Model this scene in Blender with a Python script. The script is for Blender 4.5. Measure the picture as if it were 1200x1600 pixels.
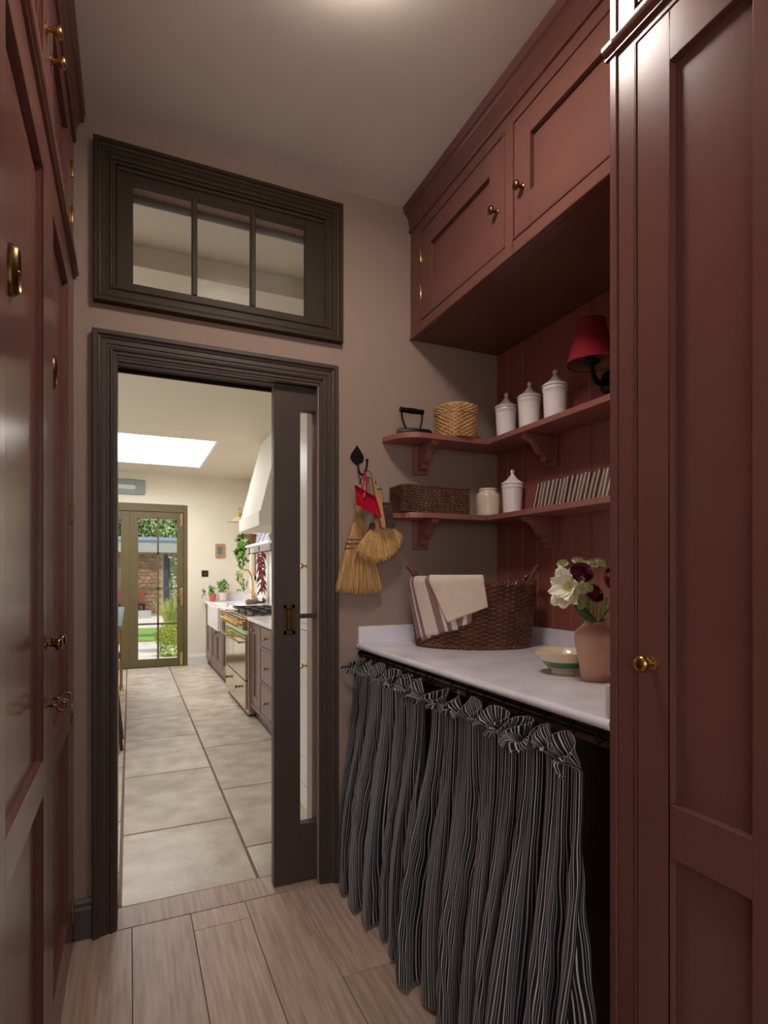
import bpy, bmesh, math, random
from mathutils import Vector, Matrix
for o in list(bpy.data.objects): bpy.data.objects.remove(o)
S = bpy.context.scene; COL = S.collection
PI = math.pi; sin = math.sin; cos = math.cos; rad = math.radians
rnd = random.Random(7)

# ------------------------------------------------------------------ camera
EYE = 1.30; FPX = 889.0
TH = math.atan2(397.0, FPX)                      # yaw to the right of the depth axis
cam = bpy.data.cameras.new('camera'); camo = bpy.data.objects.new('camera', cam); COL.objects.link(camo)
cam.sensor_fit = 'HORIZONTAL'; cam.sensor_width = 36.0; cam.lens = FPX / 1200 * 36
cam.shift_y = 97.0 / 1200; cam.clip_start = 0.02; cam.clip_end = 200
camo.location = (0, 0, EYE); camo.rotation_euler = (PI / 2, 0, -TH)
S.camera = camo
FW = Vector((sin(TH), cos(TH), 0)); RT = Vector((cos(TH), -sin(TH), 0))

# ------------------------------------------------------------------ sky, sun, rooflight daylight, added fill lights, exposure
w = bpy.data.worlds.new('sky'); S.world = w; w.use_nodes = True
nt = w.node_tree; bg = nt.nodes['Background']
sky = nt.nodes.new('ShaderNodeTexSky'); sky.sky_type = 'NISHITA'; sky.sun_disc = False
sky.sun_elevation = rad(48); sky.sun_rotation = rad(250); sky.dust_density = 2.0
nt.links.new(sky.outputs[0], bg.inputs[0]); bg.inputs[1].default_value = 0.16
def sun(name, rot, e, ang, col):
    l = bpy.data.lights.new(name, 'SUN'); l.energy = e; l.angle = ang; l.color = col
    o = bpy.data.objects.new(name, l); COL.objects.link(o); o.rotation_euler = rot; return o
sun('sun', (0, rad(46), rad(-35)), 3.0, rad(3), (1, .95, .86))
def area(name, loc, rot, sx, sy, e, col):
    l = bpy.data.lights.new(name, 'AREA'); l.shape = 'RECTANGLE'; l.size = sx; l.size_y = sy; l.energy = e; l.color = col
    o = bpy.data.objects.new(name, l); COL.objects.link(o); o.location = loc; o.rotation_euler = rot; return o
area('daylight_rooflight', (-.044, 7.01, 3.115), (0, 0, 0), 1.76, 1.58, 90, (1, .98, .95))
area('fill_side_glazing_near', (-2.93, 3.40, 1.25), (0, rad(-90), 0), 2.2, 1.55, 30, (1, .97, .93))  # these three: fill added at unseen side glazing to brighten kitchen and doorway
area('fill_side_glazing_middle', (-2.93, 5.00, 1.25), (0, rad(-90), 0), 2.2, 1.55, 24, (1, .97, .93))
area('fill_side_glazing_far', (-2.93, 6.60, 1.25), (0, rad(-90), 0), 2.2, 1.55, 22, (1, .97, .93))
area('fill_behind_camera', (-.45, -1.66, 1.65), (rad(90), 0, 0), 2.1, 1.7, 25, (1, .95, .91))  # fill added behind the camera to brighten the utility room
vs = S.view_settings; vs.view_transform = 'Standard'; vs.look = 'None'; vs.exposure = 0.0; vs.gamma = 1.0; vs.use_curve_mapping = False

# ------------------------------------------------------------------ materials
def lin(c): return tuple(((v / 255) / 12.92 if v / 255 <= .04045 else ((v / 255 + .055) / 1.055) ** 2.4) for v in c)
def rgba(c): return (*lin(c), 1)
def mat(name, col, rough=.5, metal=0.0, var=0.0, vscale=8, bump=0.0, bscale=60, stretch=None, spec=.5, coat=0.0, sub=0.0, col2=None, randvar=0.0, detail=4):
    m = bpy.data.materials.new(name); m.use_nodes = True; t = m.node_tree; b = t.nodes['Principled BSDF']
    b.inputs['Base Color'].default_value = rgba(col); b.inputs['Roughness'].default_value = rough; b.inputs['Metallic'].default_value = metal
    b.inputs['Specular IOR Level'].default_value = spec; b.inputs['Coat Weight'].default_value = coat
    if sub: b.inputs['Subsurface Weight'].default_value = sub; b.inputs['Subsurface Radius'].default_value = (.02, .01, .006)
    tc = t.nodes.new('ShaderNodeTexCoord'); mp = t.nodes.new('ShaderNodeMapping'); t.links.new(tc.outputs['Object'], mp.inputs[0])
    if stretch: mp.inputs['Scale'].default_value = stretch
    oi = t.nodes.new('ShaderNodeObjectInfo')
    if randvar:
        mu = t.nodes.new('ShaderNodeMath'); mu.operation = 'MULTIPLY'; mu.inputs[1].default_value = 37.0
        t.links.new(oi.outputs['Random'], mu.inputs[0]); t.links.new(mu.outputs[0], mp.inputs['Location'])
    if var or col2:
        n = t.nodes.new('ShaderNodeTexNoise'); n.inputs['Scale'].default_value = vscale; n.inputs['Detail'].default_value = detail
        t.links.new(mp.outputs[0], n.inputs['Vector'])
        r = t.nodes.new('ShaderNodeValToRGB'); L = lin(col)
        lo = tuple(max(0, v * (1 - var)) for v in L); hi = tuple(min(1, v * (1 + var)) for v in L)
        if col2: lo = lin(col2); hi = L
        r.color_ramp.elements[0].position = .35; r.color_ramp.elements[1].position = .65
        r.color_ramp.elements[0].color = (*lo, 1); r.color_ramp.elements[1].color = (*hi, 1)
        t.links.new(n.outputs['Fac'], r.inputs[0]); out = r.outputs[0]
        if randvar:
            hs = t.nodes.new('ShaderNodeHueSaturation'); mr = t.nodes.new('ShaderNodeMapRange')
            mr.inputs['To Min'].default_value = 1 - randvar; mr.inputs['To Max'].default_value = 1 + randvar
            t.links.new(oi.outputs['Random'], mr.inputs[0]); t.links.new(mr.outputs[0], hs.inputs['Value']); t.links.new(out, hs.inputs['Color']); out = hs.outputs[0]
        t.links.new(out, b.inputs['Base Color'])
    if bump:
        n2 = t.nodes.new('ShaderNodeTexNoise'); n2.inputs['Scale'].default_value = bscale; n2.inputs['Detail'].default_value = 5
        t.links.new(mp.outputs[0], n2.inputs['Vector'])
        bp = t.nodes.new('ShaderNodeBump'); bp.inputs['Strength'].default_value = bump; bp.inputs['Distance'].default_value = .004
        t.links.new(n2.outputs['Fac'], bp.inputs['Height']); t.links.new(bp.outputs[0], b.inputs['Normal'])
    return m
def glassmat(name, tint=(1, 1, 1), refl=1.0):
    m = bpy.data.materials.new(name); m.use_nodes = True; t = m.node_tree; t.nodes.remove(t.nodes['Principled BSDF'])
    o = t.nodes['Material Output']; tr = t.nodes.new('ShaderNodeBsdfTransparent'); tr.inputs[0].default_value = (*tint, 1)
    g = t.nodes.new('ShaderNodeBsdfGlossy'); g.inputs['Roughness'].default_value = .02
    f = t.nodes.new('ShaderNodeFresnel'); f.inputs[0].default_value = 1.45
    mu = t.nodes.new('ShaderNodeMath'); mu.operation = 'MULTIPLY'; mu.inputs[1].default_value = refl; t.links.new(f.outputs[0], mu.inputs[0])
    mx = t.nodes.new('ShaderNodeMixShader'); t.links.new(mu.outputs[0], mx.inputs[0]); t.links.new(tr.outputs[0], mx.inputs[1]); t.links.new(g.outputs[0], mx.inputs[2])
    t.links.new(mx.outputs[0], o.inputs[0]); return m
def stripes(name, stops, period, rough=.9, weave=.25, axis='X'):
    """UV-striped cloth: stops = [(pos,colour)] constant ramp repeated each `period` metres"""
    m = bpy.data.materials.new(name); m.use_nodes = True; t = m.node_tree; b = t.nodes['Principled BSDF']
    b.inputs['Roughness'].default_value = rough; b.inputs['Specular IOR Level'].default_value = .15
    b.inputs['Sheen Weight'].default_value = .15
    uv = t.nodes.new('ShaderNodeUVMap'); sp = t.nodes.new('ShaderNodeSeparateXYZ'); t.links.new(uv.outputs[0], sp.inputs[0])
    d = t.nodes.new('ShaderNodeMath'); d.operation = 'DIVIDE'; d.inputs[1].default_value = period; t.links.new(sp.outputs[axis], d.inputs[0])
    fr = t.nodes.new('ShaderNodeMath'); fr.operation = 'FRACT'; t.links.new(d.outputs[0], fr.inputs[0])
    r = t.nodes.new('ShaderNodeValToRGB'); r.color_ramp.interpolation = 'CONSTANT'
    el = r.color_ramp.elements; el[0].position = stops[0][0]; el[0].color = rgba(stops[0][1]); el[1].position = stops[1][0]; el[1].color = rgba(stops[1][1])
    for p, c in stops[2:]:
        e = el.new(p); e.color = rgba(c)
    t.links.new(fr.outputs[0], r.inputs[0]); t.links.new(r.outputs[0], b.inputs['Base Color'])
    n = t.nodes.new('ShaderNodeTexNoise'); n.inputs['Scale'].default_value = 900; t.links.new(uv.outputs[0], n.inputs['Vector'])
    bp = t.nodes.new('ShaderNodeBump'); bp.inputs['Strength'].default_value = weave; bp.inputs['Distance'].default_value = .001
    t.links.new(n.outputs['Fac'], bp.inputs['Height']); t.links.new(bp.outputs[0], b.inputs['Normal'])
    return m
RED = mat('terracotta_paint', (112, 73, 65), .22, var=.05, vscale=3, bump=.02, bscale=120, spec=.22)
REDB = mat('terracotta_boarding', (150, 86, 74), .42, var=.05, vscale=3, bump=.03, bscale=120)
SHELFP = mat('shelf_paint', (150, 94, 86), .4, var=.04, vscale=3)
WALLP = mat('blush_plaster', (157, 134, 122), .85, var=.03, vscale=2, bump=.04, bscale=80, spec=.2)
CEILP = mat('ceiling_paint', (234, 226, 214), .45, var=.02, vscale=1, spec=.35)
TRIMP = mat('dark_umber_paint', (74, 62, 56), .42, var=.05, vscale=5, spec=.3)
SASHP = mat('olive_umber_paint', (56, 45, 32), .5, var=.05, vscale=5, spec=.2)
BASEP = mat('baseboard_paint', (84, 78, 76), .4)
OAK = mat('oak_board', (200, 172, 154), .42, col2=(170, 142, 124), vscale=9, stretch=(8, .5, 8), bump=.12, bscale=40, randvar=.16, detail=8)
JOINT = mat('board_joint', (50, 38, 32), .9)
STONE = mat('limestone_flag', (206, 195, 180), .34, col2=(178, 160, 140), vscale=6.5, bump=.5, bscale=14, randvar=.10, detail=10)
GROUT = mat('pale_grout', (122, 108, 92), .9, var=.05)
MARBLE = mat('grey_marble', (240, 235, 242), .2, col2=(224, 218, 226), vscale=5, stretch=(1, 1.6, 1), spec=.5, detail=8)
BRASS = mat('aged_brass', (172, 134, 82), .28, 1.0, var=.15, vscale=40)
BRASSD = mat('dark_brass', (116, 90, 56), .3, 1.0, var=.2, vscale=40)
BRASSB = mat('bright_brass', (214, 178, 116), .24, 1.0)
IRON = mat('black_iron', (26, 25, 26), .45, .6, bump=.1, bscale=150)
BLACK = mat('black_metal', (20, 18, 18), .4, .5)
GLASS = glassmat('window_glass')
TGLASS = glassmat('low_reflection_glass', refl=.03)  # reflection turned down so the added lamp and window don't show in it
CERAMIC = mat('white_glaze', (248, 238, 236), .22, var=.02, coat=.3)
STONEW = mat('cream_stoneware', (222, 204, 182), .3, var=.04, coat=.2)
SEAGRASS = mat('seagrass', (214, 172, 120), .7, col2=(184, 140, 92), vscale=25)
GAPSHADE = mat('weave_gap_shade', (46, 30, 22), .8)  # shade between basket strands, put in as a dark colour behind the weave
WICKER = mat('brown_wicker', (122, 76, 52), .42, col2=(92, 55, 37), vscale=18)
RATTAN = mat('dark_rattan', (118, 78, 50), .42, col2=(88, 56, 36), vscale=22)
STRAW = mat('broom_straw', (222, 178, 116), .7, col2=(172, 124, 72), vscale=30, stretch=(8, 8, .4))
STRAW2 = mat('pale_broom_straw', (232, 192, 126), .7, col2=(186, 138, 80), vscale=30, stretch=(8, 8, .8))
WOOD = mat('pale_wood', (196, 150, 96), .5, col2=(170, 124, 76), vscale=20, stretch=(1, 1, .15))
DARKBR = mat('dark_bristle', (86, 66, 62), .8, var=.2, vscale=100)
REDEN = mat('red_enamel', (164, 18, 40), .3, coat=.2)
LEATHER = mat('leather_cord', (52, 40, 34), .7)
CLAY = mat('pink_clay', (216, 168, 142), .55, var=.05, vscale=14, bump=.05, bscale=120)
BOWL = mat('cream_glaze', (226, 206, 170), .25, coat=.3)
BOWLG = mat('green_glaze', (74, 124, 92), .25, coat=.3)
PETAL = mat('white_petal', (244, 238, 214), .55, sub=.2, var=.03)
PETALY = mat('peony_heart', (232, 222, 130), .6)
WINE = mat('wine_petal', (112, 20, 46), .4, var=.3, vscale=60)
ASTR = mat('greenish_white_petal', (214, 218, 176), .6, var=.08, vscale=40)
ASTC = mat('astrantia_heart', (150, 156, 96), .7)
STEM = mat('flower_stem', (112, 140, 66), .5, var=.2, vscale=30)
LEAFD = mat('dark_leaf', (58, 84, 46), .5, var=.25, vscale=30)
PAPER = mat('cream_paper', (204, 180, 160), .7, var=.06, vscale=200, randvar=.08)
COVER = mat('brown_cover', (100, 80, 76), .6, var=.15, vscale=40, randvar=.2)
def shademat():
    m = mat('red_woven_shade', (176, 30, 50), .6, bump=.0); t = m.node_tree; b = t.nodes['Principled BSDF']
    uv = t.nodes.new('ShaderNodeUVMap'); wv = t.nodes.new('ShaderNodeTexWave'); wv.bands_direction = 'Y'; wv.inputs['Scale'].default_value = 95
    t.links.new(uv.outputs[0], wv.inputs['Vector']); bp = t.nodes.new('ShaderNodeBump'); bp.inputs['Strength'].default_value = .6; bp.inputs['Distance'].default_value = .002
    t.links.new(wv.outputs['Fac'], bp.inputs['Height']); t.links.new(bp.outputs[0], b.inputs['Normal'])
    return m
SHADE = shademat(); SHADEIN = mat('shade_lining', (150, 118, 92), .8)
TICK = stripes('charcoal_ticking', [(0, (24, 22, 25)), (.30, (190, 184, 184)), (.42, (28, 26, 28)), (.60, (140, 128, 120)), (.68, (24, 22, 25)), (.87, (176, 170, 170)), (.96, (26, 24, 26))], .024)
TOWEL = stripes('striped_linen', [(0, (214, 190, 174)), (.02, (140, 108, 106)), (.16, (222, 200, 184)), (.21, (140, 108, 106)), (.30, (218, 196, 180)), (.62, (140, 108, 106)), (.76, (222, 200, 184)), (.82, (140, 108, 106)), (.90, (218, 196, 180))], .19, weave=.4)
LINEN = mat('cream_linen', (222, 200, 184), .9, var=.04, vscale=30, bump=.25, bscale=400, spec=.1)
# kitchen and garden
KWALL = mat('cream_plaster', (220, 212, 195), .85, var=.02, vscale=2, spec=.2)
KCEIL = mat('kitchen_ceiling', (218, 208, 188), .85, spec=.2)
SHAFT = mat('rooflight_white', (230, 230, 228), .8)
OLIVE = mat('olive_door_paint', (92, 80, 50), .45, var=.05)
MAUVE = mat('mauve_brown_paint', (122, 98, 92), .36, var=.05)
PALEC = mat('pale_grey_paint', (196, 192, 184), .3, var=.02)
STEEL = mat('nickel_steel', (212, 196, 170), .16, 1.0)
BLUEGREY = mat('blue_grey_paint', (132, 142, 142), .5)
HOODP = mat('white_hood_plaster', (222, 217, 206), .7)
SKIRT = mat('pale_skirting', (206, 204, 198), .5)
WHITEG = mat('white_fireclay', (240, 238, 232), .15, coat=.4)
HOB = mat('grey_enamel', (60, 60, 64), .35, .3)
TERRA = mat('terracotta_pot', (186, 96, 62), .7, var=.08, vscale=30)
POTW = mat('white_clay_pot', (222, 206, 194), .7, var=.05)
LEAF = mat('fresh_leaf', (104, 140, 54), .5, var=.3, vscale=25)
LEAFY = mat('lime_leaf', (160, 172, 54), .5, var=.25, vscale=25)
CHILLI = mat('dried_chilli', (120, 36, 44), .4, var=.3, vscale=50)
GLOBE = mat('green_bulb', (128, 120, 82), .6, col2=(96, 76, 56), vscale=60)
TILEW = mat('white_tile', (236, 234, 230), .2)
FRAMEP = mat('carved_frame', (170, 132, 100), .6, var=.2, vscale=80)
PICT = mat('small_painting', (130, 152, 150), .6, col2=(70, 84, 70), vscale=60)
SWITCH = mat('bronze_plate', (64, 50, 42), .35, .6)
PLATEB = mat('blue_white_plate', (226, 226, 232), .2, col2=(110, 120, 168), vscale=30)
DARKS = mat('dark_stool_paint', (44, 34, 32), .45)
SLATE = mat('dark_island_stone', (120, 128, 138), .25)
PATIO = mat('pale_patio', (232, 222, 206), .8, var=.06, vscale=3)
GRASS = mat('lawn', (140, 176, 76), .9, var=.2, vscale=20)
ROOFM = mat('zinc_fascia', (176, 178, 170), .6, var=.05)
ROOFB = mat('zinc_edge', (150, 172, 206), .5)
BRICK = mat('garden_brick', (172, 138, 106), .9, col2=(128, 96, 74), vscale=18, randvar=.2)
MORTAR = mat('brick_mortar', (166, 148, 124), .95)
ANTHR = mat('anthracite', (66, 72, 86), .5)
SAGE = mat('sage_drape', (158, 164, 128), .9)
BARK = mat('bark', (96, 76, 58), .9, var=.3, vscale=20)
TREEA = mat('tree_leaf', (122, 148, 84), .6, var=.35, vscale=3)
TREEB = mat('pale_tree_leaf', (176, 192, 120), .6, var=.35, vscale=3)
PURPLE = mat('purple_flower', (178, 84, 150), .7)
BENCHR = mat('red_cushion', (150, 74, 56), .8)

# ------------------------------------------------------------------ mesh helpers
LOC = {}
class MB:
    def __init__(s): s.v = []; s.f = []; s.uv = {}
    def add(s, vs_, fs_, uvs=None):
        o = len(s.v); s.v += [tuple(p) for p in vs_]
        for k, f in enumerate(fs_):
            s.f.append(tuple(i + o for i in f))
            if uvs: s.uv[len(s.f) - 1] = uvs[k]
        return s
    def box(s, x0, x1, y0, y1, z0, z1, T=None):
        P = [(x, y, z) for z in (z0, z1) for y in (y0, y1) for x in (x0, x1)]
        if T: P = [T(*p) for p in P]
        return s.add(P, [(0, 2, 3, 1), (4, 5, 7, 6), (0, 1, 5, 4), (1, 3, 7, 5), (3, 2, 6, 7), (2, 0, 4, 6)])
    def prism(s, poly, a, b, T):
        """poly in (p,q); T(p,q,r) -> xyz; extruded r=a..b"""
        n = len(poly); P = [T(p, q, a) for p, q in poly] + [T(p, q, b) for p, q in poly]
        F = [tuple(range(n - 1, -1, -1)), tuple(range(n, 2 * n))] + [(i, (i + 1) % n, n + (i + 1) % n, n + i) for i in range(n)]
        return s.add(P, F)
    def lathe(s, prof, c, n=32, axis=(0, 0, 1), cap=True, sx=1, uvm=False):
        ax = Vector(axis).normalized(); u = ax.orthogonal().normalized()
        if abs(ax.z) > .99: u = Vector((1, 0, 0))
        v = ax.cross(u); c = Vector(c); P = []; F = []; U = []
        for r, z in prof:
            for i in range(n):
                a = 2 * PI * i / n; P.append(c + ax * z + u * (r * cos(a) * sx) + v * (r * sin(a)))
        m = len(prof)
        for j in range(m - 1):
            for i in range(n):
                k = (i + 1) % n; F.append((j * n + i, j * n + k, (j + 1) * n + k, (j + 1) * n + i))
                if uvm: U.append([(i / n, j / (m - 1)), ((i + 1) / n, j / (m - 1)), ((i + 1) / n, (j + 1) / (m - 1)), (i / n, (j + 1) / (m - 1))])
        if cap and not uvm:
            if prof[0][0] > 1e-5: F.append(tuple(range(n - 1, -1, -1)))
            if prof[-1][0] > 1e-5: F.append(tuple((m - 1) * n + i for i in range(n)))
        return s.add(P, F, U if uvm else None)
    def tube(s, pts, r, n=8, closed=False, caps=True):
        pts = [Vector(p) for p in pts]; m = len(pts); R = r if isinstance(r, (list, tuple)) else [r] * m
        P = []; F = []; pu = None
        for i, p in enumerate(pts):
            a = pts[(i - 1) % m] if (closed or i > 0) else p; b = pts[(i + 1) % m] if (closed or i < m - 1) else p
            d = (b - a); d = d.normalized() if d.length > 1e-9 else Vector((0, 0, 1))
            u = (pu - d * pu.dot(d)) if pu is not None else d.orthogonal()
            if u.length < 1e-6: u = d.orthogonal()
            u.normalize(); pu = u; vv = d.cross(u)
            for k in range(n):
                t = 2 * PI * k / n; P.append(p + u * (R[i] * cos(t)) + vv * (R[i] * sin(t)))
        L = m if closed else m - 1
        for i in range(L):
            j = (i + 1) % m
            for k in range(n):
                l = (k + 1) % n; F.append((i * n + k, i * n + l, j * n + l, j * n + k))
        if caps and not closed: F += [tuple(range(n - 1, -1, -1)), tuple((m - 1) * n + k for k in range(n))]
        return s.add(P, F)
    def grid(s, fn, nu, nv, uvf=None):
        P = [fn(i / nu, j / nv) for j in range(nv + 1) for i in range(nu + 1)]; F = []; U = []
        for j in range(nv):
            for i in range(nu):
                a = j * (nu + 1) + i; F.append((a, a + 1, a + nu + 2, a + nu + 1))
                if uvf: U.append([uvf(i / nu, j / nv), uvf((i + 1) / nu, j / nv), uvf((i + 1) / nu, (j + 1) / nv), uvf(i / nu, (j + 1) / nv)])
        return s.add(P, F, U if uvf else None)
    def ball(s, c, r, n=12, m=8, sc=(1, 1, 1)):
        P = []; F = []
        for j in range(m + 1):
            for i in range(n):
                a = 2 * PI * i / n; b = PI * j / m
                P.append((c[0] + r * sc[0] * sin(b) * cos(a), c[1] + r * sc[1] * sin(b) * sin(a), c[2] - r * sc[2] * cos(b)))
        for j in range(m):
            for i in range(n):
                k = (i + 1) % n; F.append((j * n + i, j * n + k, (j + 1) * n + k, (j + 1) * n + i))
        return s.add(P, F)
    def build(s, name, m, parent=None, smooth=False, bevel=0, kind=None, thick=0, recalc=True, seg=2, sub=0, origin=None):
        off = Vector(LOC[parent]) if parent is not None else Vector(origin or (0, 0, 0))
        me = bpy.data.meshes.new(name); me.from_pydata([tuple(Vector(p) - off) for p in s.v], [], s.f)
        if s.uv:
            ul = me.uv_layers.new(name='UVMap')
            for fi, us in s.uv.items():
                for li, uvv in zip(me.polygons[fi].loop_indices, us): ul.data[li].uv = uvv
        if recalc:
            bm = bmesh.new(); bm.from_mesh(me); bmesh.ops.remove_doubles(bm, verts=bm.verts, dist=1e-6)
            bmesh.ops.recalc_face_normals(bm, faces=bm.faces); bm.to_mesh(me); bm.free()
        o = bpy.data.objects.new(name, me); COL.objects.link(o); me.materials.append(m)
        if smooth:
            me.polygons.foreach_set('use_smooth', [True] * len(me.polygons))
            me.set_sharp_from_angle(angle=rad(50))
        if parent is not None: o.parent = parent; LOC[o] = LOC[parent]
        else: o.location = off; LOC[o] = tuple(off)
        if thick:
            md = o.modifiers.new('thickness', 'SOLIDIFY'); md.thickness = thick; md.offset = 0
        if sub:
            md = o.modifiers.new('subdivision', 'SUBSURF'); md.levels = sub; md.render_levels = sub
        if bevel:
            md = o.modifiers.new('bevel', 'BEVEL'); md.width = bevel; md.segments = seg; md.limit_method = 'ANGLE'; md.angle_limit = rad(40)
        if kind: o['kind'] = kind
        return o
def thing(name, label, cat, loc=(0, 0, 0), group=None):
    o = bpy.data.objects.new(name, None); COL.objects.link(o); o.location = loc; o.empty_display_size = .05
    o['label'] = label; o['category'] = cat; LOC[o] = tuple(loc)
    if group: o['group'] = group
    return o
def tag(o, label, cat, group=None):
    o['label'] = label; o['category'] = cat
    if group: o['group'] = group
    return o
def struct(name, mb, m, label=None, parent=None, **k):
    o = mb.build(name, m, parent, **k)
    if parent is None: o['kind'] = 'structure'; o['label'] = label or name.replace('_', ' '); o['category'] = name.split('_')[0]
    return o
def setting(name, label, loc=(0, 0, 0)):
    o = thing(name, label, name.split('_')[0], loc); o['kind'] = 'structure'; return o
def at(px, py, Y):                                  # a photo pixel as a point on the plane y = Y
    u = (px - 600) / FPX; v = (897 - py) / FPX; d = FW + RT * u; t = Y / d.y
    return Vector((d.x * t, Y, EYE + v * t))
def atx(px, py, X):
    u = (px - 600) / FPX; v = (897 - py) / FPX; d = FW + RT * u; t = X / d.x
    return Vector((X, d.y * t, EYE + v * t))
def bez(p, n):
    p = [Vector(q) for q in p]; out = []
    for i in range(n + 1):
        t = i / n; q = list(p)
        while len(q) > 1: q = [q[k].lerp(q[k + 1], t) for k in range(len(q) - 1)]
        out.append(q[0])
    return out
def copy_tree(o, loc, parent=None):
    c = o.copy(); COL.objects.link(c); c.parent = parent; LOC[c] = LOC[o]
    if parent is None: c.location = loc
    for ch in list(o.children): copy_tree(ch, None, c)
    return c

YW = 2.298; YB = 2.460; ZC = 2.946; XL = -.183; XR = 1.636; XT = .900; XO = 1.156

# ================================================================== PANTRY SHELL
fl = setting('floor', 'wide oak board floor of the utility room')
MB().box(-1.80, 1.70, -1.75, 2.292, -.03, -.003).build('subfloor', JOINT, fl)
edges = [-1.70, -1.432, -1.226, -1.02, -.815, -.609, -.404, -.198, .007, .2125, .4175, .629, .835, 1.04, 1.245, 1.45, 1.64]
cuts = {0: [.1], 1: [-.5], 2: [.3], 3: [-.9], 4: [.4], 5: [1.1], 6: [-.3], 7: [.9], 8: [-.6, .35], 9: [2.174, .1], 10: [-.2], 11: [1.73, -.1], 12: [.6], 13: [1.3], 14: [.2], 15: [1.0]}
for i in range(len(edges) - 1):
    ys = sorted([-1.74] + cuts[i] + [2.290])
    for a, b in zip(ys, ys[1:]):
        g = .0011
        p = MB().box(edges[i] + g, edges[i + 1] - g, a + g, b - g, -.02, 0).build('plank', OAK, fl, bevel=.0012, seg=1)
MB().box(-.045, .76, 2.2925, 2.438, -.02, .001).build('threshold_board', OAK, fl, bevel=.0012, seg=1)

struct('ceiling', MB().box(-1.80, 1.70, -1.75, 2.46, ZC, ZC + .05), CEILP, 'dim off white ceiling of the utility room')
# end wall with the doorway (pocket on its right) and the transom light above
DX0, DX1, DZ = -.045, .722, 2.092; TX0, TX1, TZ0, TZ1 = -.048, .756, 2.348, 2.796
m = MB()
m.box(-.80, DX0, YW, YB, 0, ZC)
m.box(DX1, 1.70, YW, 2.324, 0, DZ).box(DX1, 1.70, 2.386, YB, 0, DZ).box(1.45, 1.70, 2.324, 2.386, 0, DZ)
m.box(DX0, 1.70, YW, 2.322, DZ, TZ0).box(DX0, 1.70, 2.322, 2.388, 2.14, TZ0).box(DX0, 1.70, 2.388, YB, 2.112, TZ0).box(DX0, TX0, YW, YB, TZ0, TZ1).box(TX1, 1.70, YW, YB, TZ0, TZ1).box(DX0, 1.70, YW, YB, TZ1, ZC)
struct('wall_end', m, WALLP, 'blush plaster wall around the sliding door and transom', recalc=False)
struct('wall_left', MB().box(-.85, -.75, .945, YW, 0, ZC).box(-1.75, -.75, .944, 1.04, 0, ZC).box(-1.85, -1.75, -1.75, 1.04, 0, ZC), WALLP, 'plaster wall behind the left cupboards')
wr = struct('wall_right', MB().box(XR, XR + .1, -1.75, YW, 0, ZC), WALLP, 'terracotta boarded wall behind the shelves')
ys = [2.298, 2.207, 2.098, 1.994, 1.891, 1.786, 1.676, 1.57, 1.465, 1.36, 1.255, 1.15, 1.045, .94, .876]
for a, b in zip(ys, ys[1:]):
    m = MB(); w_ = .0065
    poly = [(b, .012), (b, .0045), (b + .0035, .0015), (b + w_, .0), (a - w_, .0), (a - .0035, .0015), (a, .0045), (a, .012)]
    m.prism(poly, 1.074, 2.356, lambda p, q, r: (XR - .012 + q, p, r))
    m.build('tongue_board', REDB, wr)
m = MB(); m.box(-1.80, -1.55, -1.75, -1.65, 0, ZC).box(.65, 1.70, -1.75, -1.65, 0, ZC).box(-1.55, .65, -1.75, -1.65, 0, .78).box(-1.55, .65, -1.75, -1.65, 2.55, ZC)
struct('wall_back', m, WALLP, 'plaster wall behind the camera with the added window')
wi = setting('window_added_back', 'added utility room window behind the camera for fill light', (-.45, -1.7, .78))  # unseen window, added to go with the fill behind the camera
m = MB(); m.box(-1.55, -1.50, -1.73, -1.69, .78, 2.55).box(.60, .65, -1.73, -1.69, .78, 2.55).box(-1.5, .6, -1.73, -1.69, .78, .83).box(-1.5, .6, -1.73, -1.69, 2.5, 2.55).box(-.82, -.78, -1.73, -1.69, .83, 2.5).box(-.12, -.08, -1.73, -1.69, .83, 2.5)
m.build('added_frame', TRIMP, wi)

# moulded surrounds: profile (distance outward from the opening, projection) swept with mitres
PROF = [(.0, .0), (.0, .013), (.010, .013), (.013, .019), (.018, .021), (.023, .016), (.030, .016), (.033, .020), (.048, .020), (.051, .024), (.058, .027), (.062, .034), (.075, .034), (.078, .030), (.078, .0)]
def surround(x0, x1, z0, z1, closed, prof, y=YW):
    m = MB()
    if closed: cor = lambda d: [(x0 - d, z0 - d), (x0 - d, z1 + d), (x1 + d, z1 + d), (x1 + d, z0 - d)]
    else: cor = lambda d: [(x0 - d, z0), (x0 - d, z1 + d), (x1 + d, z1 + d), (x1 + d, z0)]
    rings = [[(x, y - h, z) for x, z in cor(d)] for d, h in prof]; n = len(prof)
    P = [p for r in rings for p in r]; F = []
    for i in range(n - 1):
        for k in range(4 if closed else 3):
            l = (k + 1) % 4; F.append((i * 4 + k, i * 4 + l, (i + 1) * 4 + l, (i + 1) * 4 + k))
    if not closed: F += [tuple(i * 4 for i in range(n)), tuple(i * 4 + 3 for i in range(n - 1, -1, -1))]
    m.add(P, F); return m
struct('trim_1', surround(DX0, DX1 + .004, 0, DZ + .008, False, PROF), TRIMP, 'dark moulded architrave round the sliding door')
struct('trim_2', surround(-.047, .752, 2.352, 2.794, True, [(d * .93, h) for d, h in PROF]), SASHP, 'dark moulded surround of the transom window')
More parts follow.
